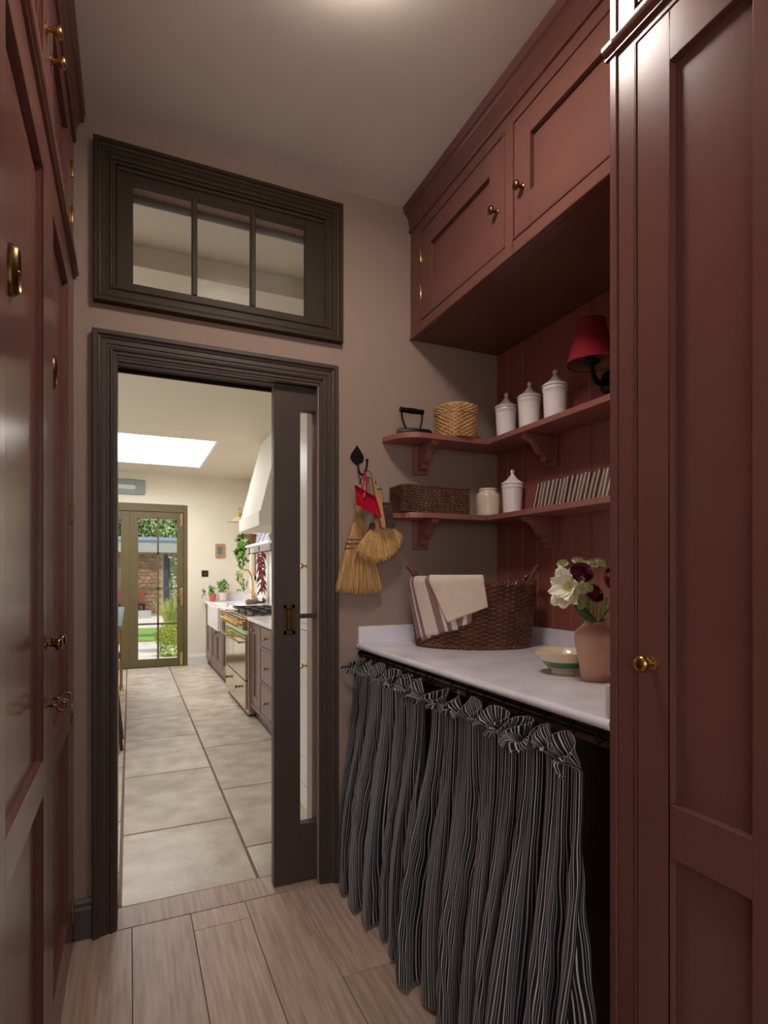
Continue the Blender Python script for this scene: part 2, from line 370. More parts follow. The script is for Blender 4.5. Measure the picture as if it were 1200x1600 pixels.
# lining boards of the doorway and the black track slot
m = MB(); m.box(DX0 - .0, DX0 + .003, YW + .001, YB + .02, 0, DZ).box(DX0, DX1, YW + .001, 2.322, DZ - .004, DZ).box(DX0, 1.2, 2.388, YB, 2.106, 2.112)
ln = struct('trim_3', m, TRIMP, 'dark painted lining of the doorway')
MB().box(DX0 + .003, 1.2, 2.323, 2.387, 2.125, 2.139).build('track_slot', BLACK, ln)
m = surround(-.045, .727, 0, DZ, False, [(d, h * .7) for d, h in PROF]); m.v = [(x, YB + (YW - y), z) for x, y, z in m.v]
struct('trim_4', m, SASHP, 'door architrave on the kitchen side')
# transom window
w1 = setting('window_1', 'three pane transom window above the sliding door', (.35, 2.33, 2.35))
gx0, gx1, gz0, gz1 = .011, .676, 2.383, 2.762
m = MB(); m.box(TX0, gx0, 2.318, 2.352, TZ0, TZ1).box(gx1, TX1, 2.318, 2.352, TZ0, TZ1).box(gx0, gx1, 2.318, 2.352, TZ0, gz0).box(gx0, gx1, 2.318, 2.352, gz1, TZ1)
m.build('sash', SASHP, w1, bevel=.002)
for xa in (.2195, .4455): MB().box(xa, xa + .02, 2.314, 2.348, gz0, gz1).build('glazing_bar', SASHP, w1, bevel=.003)
for a, b in ((gx0, .2195), (.2395, .4455), (.4655, gx1)): MB().box(a, b, 2.333, 2.336, gz0, gz1).build('pane', TGLASS, w1)
m = surround(gx0 - .06, gx1 + .06, gz0 - .03, gz1 + .006, True, [(d * .38, h * .6) for d, h in PROF]); m.v = [(x, YB + (YW - y), z) for x, y, z in m.v]
m.build('kitchen_side_surround', PALEC, w1)
# sliding pocket door, standing part way out of its pocket
d1 = setting('door_1', 'dark grey sliding pocket door with narrow tall glass panes', (.95, 2.352, 0))
xa, xb = .543, 1.36; ya, yb = 2.332, 2.376
m = MB(); m.box(xa, xa + .112, ya, yb, .006, 2.086).box(xb - .112, xb, ya, yb, .006, 2.086)
m.box(xa + .112, xb - .112, ya, yb, .006, .245).box(xa + .112, xb - .112, ya, yb, 1.992, 2.086); m.build('door_frame', TRIMP, d1, bevel=.002)
MB().box(xa + .112, xb - .112, ya + .004, yb - .004, 1.113, 1.131).build('glazing_bar', TRIMP, d1, bevel=.002)
for a, b in ((.245, 1.113), (1.131, 1.992)): MB().box(xa + .112, xb - .112, 2.352, 2.355, a, b).build('pane', GLASS, d1)
m = MB(); X0, X1, Z0, Z1 = .584, .632, 1.048, 1.172
m.box(X0, X0 + .013, ya - .002, ya + .002, Z0, Z1).box(X1 - .013, X1, ya - .002, ya + .002, Z0, Z1).box(X0, X1, ya - .002, ya + .002, Z0, Z0 + .016).box(X0, X1, ya - .002, ya + .002, Z1 - .016, Z1)
fp = m.build('flush_pull', BRASSD, d1, bevel=.0008); fp['label'] = 'aged brass recessed pull'
MB().box(X0 + .013, X1 - .013, ya - .0006, ya + .0006, Z0 + .016, Z1 - .016).build('recess', BLACK, fp)
MB().box(.602, .614, ya - .0014, ya, Z0 + .022, Z1 - .022).build('finger_bar', BRASSD, fp)
MB().box(xa - .0015, xa, 2.346, 2.362, 1.05, 1.17).build('edge_pull', BRASSB, d1)
# baseboard between the cupboard and the door
m = MB(); m.prism([(0, 0), (.018, 0), (.018, .105), (.012, .115), (.012, .128), (.006, .14), (0, .14)], XL + .004, DX0 - .079, lambda p, q, r: (r, YW - p, q))
struct('baseboard_left', m, BASEP, 'dark baseboard beside the sliding door')

# ================================================================== CUPBOARDS
def knob(parent, base, n, m, sc=1.0, name='knob', sx=1):
    P = [(0.0, 0), (.0125, 0), (.0125, .0025), (.010, .0045), (.0055, .006), (.0050, .014), (.0075, .018), (.0135, .0215), (.0155, .026), (.0145, .031), (.010, .0345), (.004, .0358), (0, .036)]
    return MB().lathe([(r * sc, z * sc) for r, z in P], base, 20, n, sx=sx).build(name, m, parent, smooth=True)
def shaker(parent, T, u0, u1, v0, v1, sl, sr, panels, m, thick=.022, rec=.0165, d=0.0, name='door', bev=.0016):
    """door with stiles, rails and recessed panels; T(u,v,depth): depth positive = out of the front"""
    b = MB(); b.box(u0, u0 + sl, v0, v1, d - thick, d, T).box(u1 - sr, u1, v0, v1, d - thick, d, T)
    zs = [v0] + [z for p in panels for z in p] + [v1]
    for k in range(0, len(zs), 2): b.box(u0 + sl, u1 - sr, zs[k], zs[k + 1], d - thick, d, T)
    o = b.build(name, m, parent, bevel=bev)
    for a, c in panels:
        MB().box(u0 + sl - .004, u1 - sr + .004, a - .004, c + .004, d - thick - .004, d - rec, T).build('panel', m, o)
    return o
def hinge(parent, T, u, v0, v1, m, r=.0042):
    a = Vector(T(u, v0, .002)); b = Vector(T(u, v1, .002)); L = (b - a).length
    P = [(0, 0), (r * .7, .001), (r, .004), (r, L - .004), (r * .7, L - .001), (0, L)]
    return MB().lathe(P, a, 10, b - a).build('hinge', m, parent, smooth=True)
# ---- left run
TL = lambda u, v, d: (XL + d, u, v)
lc = thing('tall_cupboard', 'tall terracotta painted cupboard with panelled doors beside the sliding door', 'cupboard', (-.46, 1.6, 0))
def crown(y0, y1, xf, s, ext=0):
    P = [(0, 2.835), (.006, 2.835), (.010, 2.839), (.010, 2.847), (.006, 2.851), (.006, 2.858)]
    for k in range(9):
        a = k / 8 * PI / 2; P.append((.006 + .024 * (1 - cos(a)) + .002, 2.860 + .055 * sin(a)))
    P += [(.034, 2.918), (.034, 2.930), (.038, 2.934), (.038, ZC - .001), (0, ZC - .001)]
    return MB().prism(P, y0, y1, lambda p, q, r: (xf + s * p, r, q))
def midmould(y0, y1, xf, s):
    P = [(0, 2.352), (.008, 2.352), (.008, 2.358), (.014, 2.362), (.017, 2.368), (.017, 2.376), (.012, 2.380), (0, 2.380)]
    return MB().prism(P, y0, y1, lambda p, q, r: (xf + s * p, r, q))
def tall_run(root, T, xf, s, xback, y0, y1, pairs, ztop):
    lo, hi = min(xf - s * .026, xback), max(xf - s * .026, xback)
    MB().box(lo, hi, y0, y1, 0, 2.86).build('carcass', RED, root)
    b = MB(); prev = y0
    for a, c in pairs:
        b.box(prev, a - .003, .0, 2.85, -.026, 0, T); prev = c + .003
        b.box(a - .003, c + .003, 0, .088, -.026, 0, T).box(a - .003, c + .003, 2.335, 2.402, -.026, 0, T).box(a - .003, c + .003, 2.828, 2.85, -.026, 0, T)
    b.box(prev, y1, 0, 2.85, -.026, 0, T)
    b.build('face_frame', RED, root, bevel=.0014)
    crown(y0, y1, xf, s).build('crown_moulding', RED, root, smooth=True)
    midmould(y0, y1, xf, s).build('mid_moulding', RED, root, smooth=True)
NL = (1, 0, 0)
tall_run(lc, TL, XL, 1, -.745, .945, YW - .001, [(.999, 2.218)], 2.86)
lp = [(.17, .785), (.868, 2.243)]
da = shaker(lc, TL, .999, 1.6055, .091, 2.332, .085, .079, lp, RED)
db = shaker(lc, TL, 1.6085, 2.218, .091, 2.332, .099, .118, lp, RED)
ua = shaker(lc, TL, .999, 1.6055, 2.405, 2.825, .085, .079, [(2.50, 2.745)], RED)
ub = shaker(lc, TL, 1.6085, 2.218, 2.405, 2.825, .099, .118, [(2.50, 2.745)], RED)
for dd, y in ((da, 1.566), (db, 1.655)):
    knob(dd, (XL, y, 1.132), NL, BRASSD)
    # key standing in its lock: a stem and a round bow
    k = MB(); z = .985; k.lathe([(0, 0), (.008, 0), (.008, .0015), (.003, .003), (.003, .012), (.0045, .014), (.003, .016), (.003, .024)], (XL, y, z), 12, NL)
    k.tube([(XL + .035 + .0115 * cos(a) , y + .0035 * sin(a), z + .0125 * sin(a)) for a in [2 * PI * i / 24 for i in range(24)]], .0034, 8, closed=True)
    k.build('key', BRASSD, dd, smooth=True)
for dd, y in ((ua, 1.566), (ub, 1.655)): knob(dd, (XL, y, 2.60), NL, BRASS)
for dd, y in ((da, 1.222), (db, 1.795)):
    # oval brass bezel plate on the upper panel
    b = MB(); c = (XL - .0165, y, 1.853)
    def ring(a, bb, x): return [(c[0] + x, c[1] + a * cos(t), c[2] + bb * sin(t)) for t in [2 * PI * i / 32 for i in range(32)]]
    prof = [(.026, .048, 0), (.026, .048, .005), (.022, .044, .014), (.019, .040, .016), (.016, .037, .012), (.014, .034, .006), (.0001, .0001, .006)]
    R_ = [ring(*p) for p in prof]; P = [q for r in R_ for q in r]; F = []
    for j in range(len(prof) - 1):
        for i in range(32):
            k = (i + 1) % 32; F.append((j * 32 + i, j * 32 + k, (j + 1) * 32 + k, (j + 1) * 32 + i))
    b.add(P, F); b.ball((c[0] + .011, c[1], c[2] - .004), .007, 10, 8)
    b.build('oval_plate', BRASSD, dd, smooth=True)
for zz in (.10, .78, 1.47): hinge(db, TL, 2.2195, zz, zz + .075, BRASS)
for zz in (2.50, 2.66): hinge(ub, TL, 2.2195, zz, zz + .06, BRASS)
# ---- right tall cupboard (near the camera)
TR = lambda u, v, d: (XT - d, u, v)
rc = thing('larder_cupboard', 'tall terracotta larder cupboard with brass knob beside the marble worktop', 'cupboard', (1.26, .45, 0))
tall_run(rc, TR, XT, -1, XR - .002, -.16, .856, [(.19, .4985), (.505, .813)], 2.86)
MB().box(XT - .004, XR - .002, .8575, .8745, 0, 2.85).build('end_panel', RED, rc, bevel=.0015)
rp = [(.17, .783), (.880, 2.237)]
dr = shaker(rc, TR, .509, .808, .094, 2.330, .0755, .072, rp, RED, d=.001)
dr2 = shaker(rc, TR, .194, .4945, .094, 2.330, .072, .0755, rp, RED, d=.001)
for dd, a, c in ((dr, .508, .810), (dr2, .193, .4965)):      # cock bead round each door
    b = MB(); b.box(c, c + .0022, .090, 2.334, -.02, .0035, TR).box(a - .0022, a, .090, 2.334, -.02, .0035, TR).box(a, c, 2.331, 2.334, -.02, .0035, TR).box(a, c, .090, .093, -.02, .0035, TR)
    b.build('cock_bead', RED, dd, bevel=.0008)
shaker(rc, TR, .509, .808, 2.408, 2.822, .0755, .072, [(2.50, 2.745)], RED); shaker(rc, TR, .194, .4945, 2.408, 2.822, .072, .0755, [(2.50, 2.745)], RED)
kb = knob(dr, (XT, .7745, 1.132), (-1, 0, 0), BRASS, 1.05); 
midmould(.8575, .884, XT, -1).build('mid_moulding_return', RED, rc)
# ---- overhead cupboard
TO = lambda u, v, d: (XO - d, u, v)
oc = thing('wall_cupboard', 'terracotta overhead cupboard with two panelled doors above the open shelves', 'cupboard', (1.4, 1.6, 2.356))
b = MB(); b.box(XO + .026, XR - .002, .876, YW - .002, 2.358, 2.86); b.build('carcass', RED, oc)
b = MB(); y0, y1 = .876, YW - .002
for a, c in ((y0, .93), (1.545, 1.588), (2.196, y1)): b.box(a, c, 2.356, 2.85, -.026, 0, TO)
for a, c in ((.93, 1.545), (1.588, 2.196)): b.box(a, c, 2.356, 2.403, -.026, 0, TO).box(a, c, 2.792, 2.85, -.026, 0, TO)
b.build('face_frame', RED, oc, bevel=.0014)
for a, c in ((.93, 1.545), (1.588, 2.196)):
    b = MB(); t = .005; b.box(a, a + t, 2.403, 2.792, -.02, .003, TO).box(c - t, c, 2.403, 2.792, -.02, .003, TO).box(a + t, c - t, 2.403, 2.403 + t, -.02, .003, TO).box(a + t, c - t, 2.792 - t, 2.792, -.02, .003, TO)
    b.build('frame_bead', RED, oc, bevel=.0015)
o1 = shaker(oc, TO, 1.5955, 2.1885, 2.4105, 2.7845, .0825, .077, [(2.517, 2.700)], RED)
o2 = shaker(oc, TO, .9375, 1.5375, 2.4105, 2.7845, .077, .0815, [(2.517, 2.700)], RED)
knob(o1, (XO, 1.634, 2.549), (-1, 0, 0), BRASSD, .95); knob(o2, (XO, 1.494, 2.549), (-1, 0, 0), BRASSD, .95)
for zz in (2.49, 2.65): hinge(o1, TO, 2.192, zz, zz + .068, BRASSB, .005)
crown(.876, YW - .002, XO, -1).build('crown_moulding', RED, oc, smooth=True)
b = MB(); b.tube([(XO - .001, .88, 2.3565), (XO - .001, YW - .003, 2.3565)], .005, 8); b.build('edge_bead', RED, oc, smooth=True)

# ---- opal fill lamp added above the frame to brighten the utility room
LX, LY = .50, 1.28
cl = thing('added_ceiling_lamp', 'added opal fill lamp in a brass ring, out of view on the utility room ceiling', 'lamp', (LX, LY, ZC))
MB().lathe([(.152, -.056), (.152, -.060), (.158, -.063), (.164, -.060), (.164, -.050), (.154, -.050)], (LX, LY, ZC - .0005), 40, cap=False).build('brass_ring', BRASSD, cl, smooth=True)
def opal(name, e):
    m = bpy.data.materials.new(name); m.use_nodes = True; pb = m.node_tree.nodes['Principled BSDF']
    pb.inputs['Base Color'].default_value = (.9, .88, .84, 1); pb.inputs['Emission Color'].default_value = (1, .91, .83, 1); pb.inputs['Emission Strength'].default_value = e; return m
MB().lathe([(0, 0), (.150, 0), (.150, .006), (0, .006)], (LX, LY, ZC - .058), 40).build('fill_disc', opal('fill_opal_glass', 62.0), cl, smooth=True)
MB().lathe([(.150, 0), (.150, .050)], (LX, LY, ZC - .051), 40, cap=False).build('fill_side', opal('fill_opal_side', 22.0), cl, smooth=True)

# ================================================================== WORKTOP, SHELVES
wt = thing('marble_worktop', 'pale grey marble worktop with rounded front edge', 'worktop', (1.27, 1.6, .975))
zt, zb, xf = 1.000, .976, .893
P = [(xf + .012, zb)] + [(xf + .012 - .012 * sin(a), (zt + zb) / 2 - .012 * cos(a)) for a in [PI * k / 10 for k in range(1, 10)]] + [(xf + .012, zt), (XR - .013, zt), (XR - .013, zb)]
MB().prism(P, .8765, YW - .001, lambda p, q, r: (p, r, q)).build('slab', MARBLE, wt, smooth=True)
MB().box(.898, XR - .036, YW - .021, YW - .001, zt, 1.074).build('upstand', MARBLE, wt, bevel=.0015)
MB().box(XR - .034, XR - .0135, .8965, YW - .001, zt, 1.072).build('upstand', MARBLE, wt, bevel=.0015)
MB().box(.905, XR - .036, .8765, .8955, zt, 1.070).build('upstand', MARBLE, wt, bevel=.0015)
uf = thing('worktop_support_frame', 'brown wooden apron rail under the marble worktop', 'frame', (1.27, 1.6, 0))
MB().box(.936, .956, .8765, YW - .001, .925, .975).build('apron_rail', RED, uf, bevel=.002)
MB().box(.94, 1.62, YW - .02, YW - .001, 0, .925).build('side_support', RED, uf)
MB().box(.94, 1.62, .8765, .895, 0, .925).build('side_support', ANTHR, uf)

def shelf(zt, name, label):
    s = thing(name, label, 'shelf', (1.45, 2.0, zt - .022))
    poly = [(1.017, YW - .001)] + [(1.017 + .125 * (1 - cos(a)), 2.132 + .15 * (1 - sin(a))) for a in [PI / 2 * k / 12 for k in range(0, 13)]] + [(1.454, 2.132), (XR - .013, 2.298 - .001)]
    MB().prism(poly, zt - .023, zt, lambda p, q, r: (p, q, r)).build('shelf_board', SHELFP, s, bevel=.0018)
    poly = [(1.456, .8765), (XR - .0135, .8765), (XR - .0135, 2.2965), (1.456, 2.1325)]
    MB().prism(poly, zt - .023, zt, lambda p, q, r: (p, q, r)).build('shelf_board', SHELFP, s, bevel=.0018)
    zb_ = zt - .0235
    # scroll brackets: back plate + S profile arm (depth from wall, height below shelf)
    S_ = [(.012, 0), (.150, 0), (.150, -.014), (.143, -.020), (.128, -.024), (.108, -.034), (.094, -.050), (.084, -.066), (.070, -.078), (.056, -.083), (.050, -.087), (.050, -.108), (.012, -.108)]
    def bracket(Tb):
        o = MB().box(-.038, .038, -.128, 0, 0, .014, lambda a, h, dd: Tb(dd, h, a)).build('bracket', SHELFP, s, bevel=.002)
        MB().prism(S_, -.016, .016, lambda p, q, r: Tb(p, q, r)).build('scroll_arm', SHELFP, o, bevel=.002)
        return o
    bracket(lambda d, h, a: (1.203 + a, YW - d, zb_ + h))
    bracket(lambda d, h, a: (XR - .012 - d, 1.897 + a, zb_ + h))
    bracket(lambda d, h, a: (XR - .012 - d, 1.05 + a, zb_ + h))
    return s
shelf(1.901, 'corner_shelf', 'upper terracotta corner shelf carrying the three jars and the flat iron')
shelf(1.562, 'corner_shelf', 'lower terracotta corner shelf carrying the row of notebooks and crock')

# ================================================================== THINGS ON THE UPPER SHELF
SU, SLo = 1.901, 1.562
def flat_iron():
    c = Vector((1.128, 2.222, SU)); t = thing('flat_iron', 'black cast iron flat iron standing on the upper shelf', 'iron', c)
    L = .077
    def out(s, z): # plan outline of the sole, pointed to the left
        pts = []
        for k in range(13):
            a = k / 12; x = L - 2 * L * a; wd = .042 * (1 - max(0, (a - .15) / .85) ** 2.2)
            pts.append((x * s, wd * s))
        pts = pts + [(x, -y) for x, y in reversed(pts[:-1])]
        return [(c.x + x, c.y + y, c.z + z) for x, y in pts]
    rings = [out(1, 0), out(1, .016), out(.93, .026), out(.80, .030)]; n = len(rings[0]); P = [p for r in rings for p in r]; F = [tuple(range(n - 1, -1, -1)), tuple(3 * n + i for i in range(n))]
    for j in range(3):
        for i in range(n): k = (i + 1) % n; F.append((j * n + i, j * n + k, (j + 1) * n + k, (j + 1) * n + i))
    MB().add(P, F).build('sole', IRON, t, bevel=.0015)
    for pts in ([(-.028, .028), (-.040, .05), (-.054, .075), (-.052, .108)], [(.034, .028), (.042, .05), (.05, .075), (.048, .108)]):
        MB().tube([(c.x + p.x, c.y, c.z + p.z) for p in bez([(x, 0, z) for x, z in pts], 10)], .0048, 8).build('handle_post', IRON, t, smooth=True)
    prof = [(.0, -.058), (.011, -.058), (.0125, -.050), (.0105, -.042), (.0115, -.02), (.0128, 0), (.0115, .02), (.0105, .040), (.0125, .048), (.011, .055), (0, .055)]
    MB().lathe(prof, (c.x - .001, c.y, c.z + .112), 16, (1, 0, 0)).build('grip', BLACK, t, smooth=True)
flat_iron()

def weave_rows(mb, path, z0, z1, rows, nst, amp, r, segs=4, flat=1.3):
    """basket weave: rows of strand passing in and out of nst stakes; path(s, f) -> (point, outward normal)"""
    ns = nst * segs
    for i in range(rows):
        f = (i + .5) / rows; pts = []; z = z0 + (z1 - z0) * f
        R = []
        for j in range(ns):
            s = j / ns; p, n = path(s, f); o = amp * sin(PI * s * nst + PI * i)
            pts.append((p[0] + n[0] * o, p[1] + n[1] * o, z))
        mb.tube(pts, r, 5, closed=True)
def round_lidded_basket():
    c = Vector((1.338, 2.2, SU)); t = thing('lidded_basket', 'round honey coloured seagrass basket with a lid', 'basket', c)
    path = lambda R0, R1: (lambda s, f: ((c.x + (R0 + (R1 - R0) * f) * cos(2 * PI * s), c.y + (R0 + (R1 - R0) * f) * sin(2 * PI * s)), (cos(2 * PI * s), sin(2 * PI * s))))
    m = MB(); weave_rows(m, path(.080, .088), c.z + .002, c.z + .112, 13, 36, .0042, .0050); m.build('woven_body', SEAGRASS, t, smooth=True, kind='stuff')
    MB().lathe([(0, .001), (.078, .001), (.085, .11), (.0, .11)], c, 32).build('inner_wall', SEAGRASS, t, smooth=True)
    m = MB(); weave_rows(m, path(.0925, .0925), c.z + .106, c.z + .142, 5, 38, .004, .0048)
    for k in range(1, 11):
        rr = .0925 * (1 - k / 11); pts = [(c.x + rr * cos(a), c.y + rr * sin(a), c.z + .144 + .004 * (k / 11) + .0015 * sin(a * 20)) for a in [2 * PI * i / 64 for i in range(64)]]
        m.tube(pts, .0046, 5, closed=True)
    m.build('woven_lid', SEAGRASS, t, smooth=True, kind='stuff')
round_lidded_basket()

JAR = [(0, 0), (.040, 0), (.042, .003), (.0415, .007), (.0445, .06), (.047, .118), (.0472, .124), (.0495, .127), (.0495, .137), (.0472, .140), (.0472, .141)]
JLID = [(.0480, .1415), (.0508, .1425), (.0515, .146), (.0505, .150), (.0455, .154), (.036, .160), (.026, .168), (.017, .178), (.010, .188), (.0068, .193), (.0062, .196), (.0085, .1995), (.0095, .204), (.0082, .2085), (.005, .2125), (0, .2145)]
def jar(x, y, z, label, sc=1.0):
    t = thing('lidded_jar', label, 'jar', (x, y, z))
    MB().lathe([(r * sc, h * sc) for r, h in JAR], (x, y, z), 40).build('body', CERAMIC, t, smooth=True)
    MB().lathe([(r * sc, h * sc) for r, h in JLID], (x, y, z), 40).build('lid', CERAMIC, t, smooth=True)
    return t
jar(1.545, 2.112, SU, 'white ceramic jar with pointed lid, next to the seagrass basket on the upper shelf')
jar(1.545, 1.950, SU, 'white ceramic jar with pointed lid, middle one of the three on the upper shelf')
jar(1.545, 1.790, SU, 'white ceramic jar with pointed lid, beside the red wall lamp')
jar(1.562, 2.090, SLo, 'white ceramic jar with pointed lid, behind the stoneware crock on the lower shelf', .96)
# ------------------------------------------------------------------ lower shelf
def crock():
    c = (1.500, 2.190, SLo); t = thing('stoneware_crock', 'cream stoneware crock with rolled rim at the corner of the lower shelf', 'crock', c)
    MB().lathe([(0, 0), (.050, 0), (.0535, .003), (.0545, .010), (.0545, .092), (.052, .102), (.044, .110), (.0405, .114), (.040, .119), (.0425, .1205), (.0425, .127), (.040, .129), (.036, .127), (.035, .10), (.035, .03), (0, .03)], c, 40).build('body', STONEW, t, smooth=True)
crock()
def rect_basket():
    x0, x1, y0, y1 = 1.046, 1.382, 2.152, 2.285; z0, z1 = SLo, SLo + .118
    t = thing('rattan_box_basket', 'dark brown rectangular rattan basket on the lower shelf', 'basket', ((x0 + x1) / 2, (y0 + y1) / 2, z0))
    cr = .012; cxs = (x0 + x1) / 2; cys = (y0 + y1) / 2; hx = (x1 - x0) / 2 - .003; hy = (y1 - y0) / 2 - .003; per = 4 * (hx + hy)
    def path(s, f):
        d = s * per
        for a, b, L in (((-hx, -hy), (1, 0), 2 * hx), ((hx, -hy), (0, 1), 2 * hy), ((hx, hy), (-1, 0), 2 * hx), ((-hx, hy), (0, -1), 2 * hy)):
            if d <= L: return (cxs + a[0] + b[0] * d, cys + a[1] + b[1] * d), (b[1], -b[0])
            d -= L
        return (cxs - hx, cys - hy), (0, -1)
    m = MB(); weave_rows(m, path, z0 + .003, z1 - .008, 18, 84, .0026, .0031, segs=4); m.build('woven_sides', RATTAN, t, smooth=True, kind='stuff')
    MB().box(x0 + .006, x1 - .006, y0 + .006, y1 - .006, z0 + .0005, z1 - .012).build('lining', GAPSHADE, t)  # dark block standing in for the shade behind the weave
    m = MB(); P = [(x0 + .002, y0 + .002), (x1 - .002, y0 + .002), (x1 - .002, y1 - .002), (x0 + .002, y1 - .002)]
    pts = []
    for k in range(4):
        a, b = Vector(P[k]), Vector(P[(k + 1) % 4])
        for q in (.02, .05, .5, .95, .98): pts.append((*a.lerp(b, q), z1 - .004))
    m.tube(pts, .0058, 8, closed=True); m.build('rim', RATTAN, t, smooth=True)
rect_basket()
# row of thin notebooks leaning one on the next
NB = 20
for i in range(NB):
    y = 1.862 - .0212 * i; hh = .105 + rnd.uniform(-.003, .003); th = .0190 + rnd.uniform(-.0012, .0012); dp = .075
    tl = rad(17 + rnd.uniform(-2, 2)); xf = 1.492 + rnd.uniform(-.003, .003)
    t = thing('notebook', 'thin brown notebook with cream edges leaning in the row on the lower shelf', 'book', (xf, y, SLo), 'notebooks leaning on the lower shelf')
    def TB(a, h, d, y=y, tl=tl, xf=xf, th=th):   # a across thickness, h height, d depth; tilts towards the camera side
        return (xf + d, y - (a * cos(tl) + h * sin(tl)), SLo + .0005 + h * cos(tl) + (th - a) * sin(tl))
    MB().box(.0056, th - .0056, .001, hh - .002, .0006, dp - .002, TB).build('pages', PAPER, t)
    m = MB(); m.box(0, .0055, 0, hh, 0, dp, TB).box(th - .0055, th, 0, hh, 0, dp, TB); m.build('cover', COVER, t)
# ------------------------------------------------------------------ wall lamp
def wall_lamp():
    yc = 1.563; xw = XR - .0125; t = thing('wall_lamp', 'black iron wall lamp with a red woven shade', 'lamp', (xw, yc, 2.02))
    MB().lathe([(0, 0), (.046, 0), (.046, .006), (.038, .014), (.02, .018), (0, .019)], (xw, yc + .018, 2.012), 28, (-1, 0, 0), sx=1).build('backplate', IRON, t, smooth=True)
    pts = bez([(xw - .01, yc + .018, 2.018), (xw - .05, yc + .015, 1.985), (1.535, yc + .008, 1.985), (1.515, yc, 2.03), (1.512, yc, 2.062)], 18)
    MB().tube(pts, [.0105] * 10 + [.0095] * 9, 12).build('arm', IRON, t, smooth=True)
    MB().lathe([(0, 0), (.012, .0), (.026, .005), (.033, .011), (.030, .013), (.012, .012), (.0115, .02), (.0145, .024), (.0125, .05), (.009, .055), (0, .055)], (1.512, yc, 2.052), 24).build('candle_cup', IRON, t, smooth=True)
    r0, r1, z0, z1 = .083, .049, 2.056, 2.206
    n = 12; prof = [(r0 + (r1 - r0) * k / n, z0 + (z1 - z0) * k / n) for k in range(n + 1)]
    sh = MB().lathe([(r, z - 2.0) for r, z in prof], (1.512, yc, 2.0), 48, uvm=True).build('shade', SHADE, t, smooth=True)
    MB().lathe([(r - .0015, z - 2.0) for r, z in prof], (1.512, yc, 2.0), 48, cap=False).build('lining', SHADEIN, sh, smooth=True)
    TAPE = mat('wine_tape', (70, 14, 24), .8)
    for r, z in ((r0, z0), (r1, z1)): MB().tube([(1.512 + r * cos(a), yc + r * sin(a), z) for a in [2 * PI * i / 48 for i in range(48)]], .0018, 6, closed=True).build('trim_ring', TAPE, sh, smooth=True)
    m = MB()
    for k in range(3): a = 2 * PI * k / 3; m.tube([(1.512 + .01 * cos(a), yc + .01 * sin(a), 2.105), (1.512 + .06 * cos(a), yc + .06 * sin(a), 2.165)], .0012, 5)
    m.build('spider', BLACK, sh)
wall_lamp()

# ================================================================== WORKTOP THINGS
ZT = 1.0005
BC = Vector((1.312, 2.030, ZT)); BA = rad(-30)
def bpt(phi, f, off=0.0):
    """point on the basket wall: phi round the oval, f 0..1 base to rim, off outward"""
    a = .230 + .026 * f + off; b = .144 + .022 * f + off
    x = a * cos(phi); y = b * sin(phi)
    return Vector((BC.x + x * cos(BA) - y * sin(BA), BC.y + x * sin(BA) + y * cos(BA), BC.z + .272 * f))
def laundry_basket():
    t = thing('laundry_basket', 'dark brown oval wicker basket with two handles on the worktop', 'basket', BC)
    def path(s, f):
        p = bpt(2 * PI * s, f); q = bpt(2 * PI * s, f, .01); n = (q - p).normalized(); return (p.x, p.y), (n.x, n.y)
    m = MB(); weave_rows(m, path, BC.z + .006, BC.z + .258, 28, 52, .0060, .0046); m.build('woven_wall', WICKER, t, smooth=True, kind='stuff')
    m = MB()
    for k in range(52):
        s = (k + .5) / 52; m.tube([bpt(2 * PI * s, f, -.001) for f in (.02, .5, .98)], .003, 5)
    m.build('stakes', WICKER, t, smooth=True, kind='stuff')
    m = MB()
    for f, rr in ((.965, .0075), (.035, .006)):
        for h in range(2):
            pts = []
            for i in range(240):
                s = i / 240; a = 2 * PI * s * 46 + PI * h; p = bpt(2 * PI * s, f, cos(a) * rr * .8); p.z += sin(a) * rr * .8; pts.append(p)
            m.tube(pts, rr * .75, 6, closed=True)
    m.build('braided_rim', WICKER, t, smooth=True, kind='stuff')
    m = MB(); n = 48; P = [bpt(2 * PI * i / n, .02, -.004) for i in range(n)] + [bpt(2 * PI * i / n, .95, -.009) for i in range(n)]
    m.add(P, [tuple(range(n - 1, -1, -1))] + [(i, (i + 1) % n, n + (i + 1) % n, n + i) for i in range(n)]); m.build('inner_wall', GAPSHADE, t)
    for ph0 in (0.0, PI):
        m = MB()
        for h in range(2):
            pts = []
            for i in range(61):
                q = i / 60; ph = ph0 + (q - .5) * .92; p = bpt(ph, .97, -.004 + .016 * sin(PI * q)); p.z += .066 * sin(PI * q) ** .55
                a = q * 2 * PI * 9 + PI * h; p += Vector((cos(a) * .004, sin(a) * .004, cos(a + 1) * .003)); pts.append(p)
            m.tube(pts, .0075, 6)
        m.build('handle', WICKER, t, smooth=True)
laundry_basket()
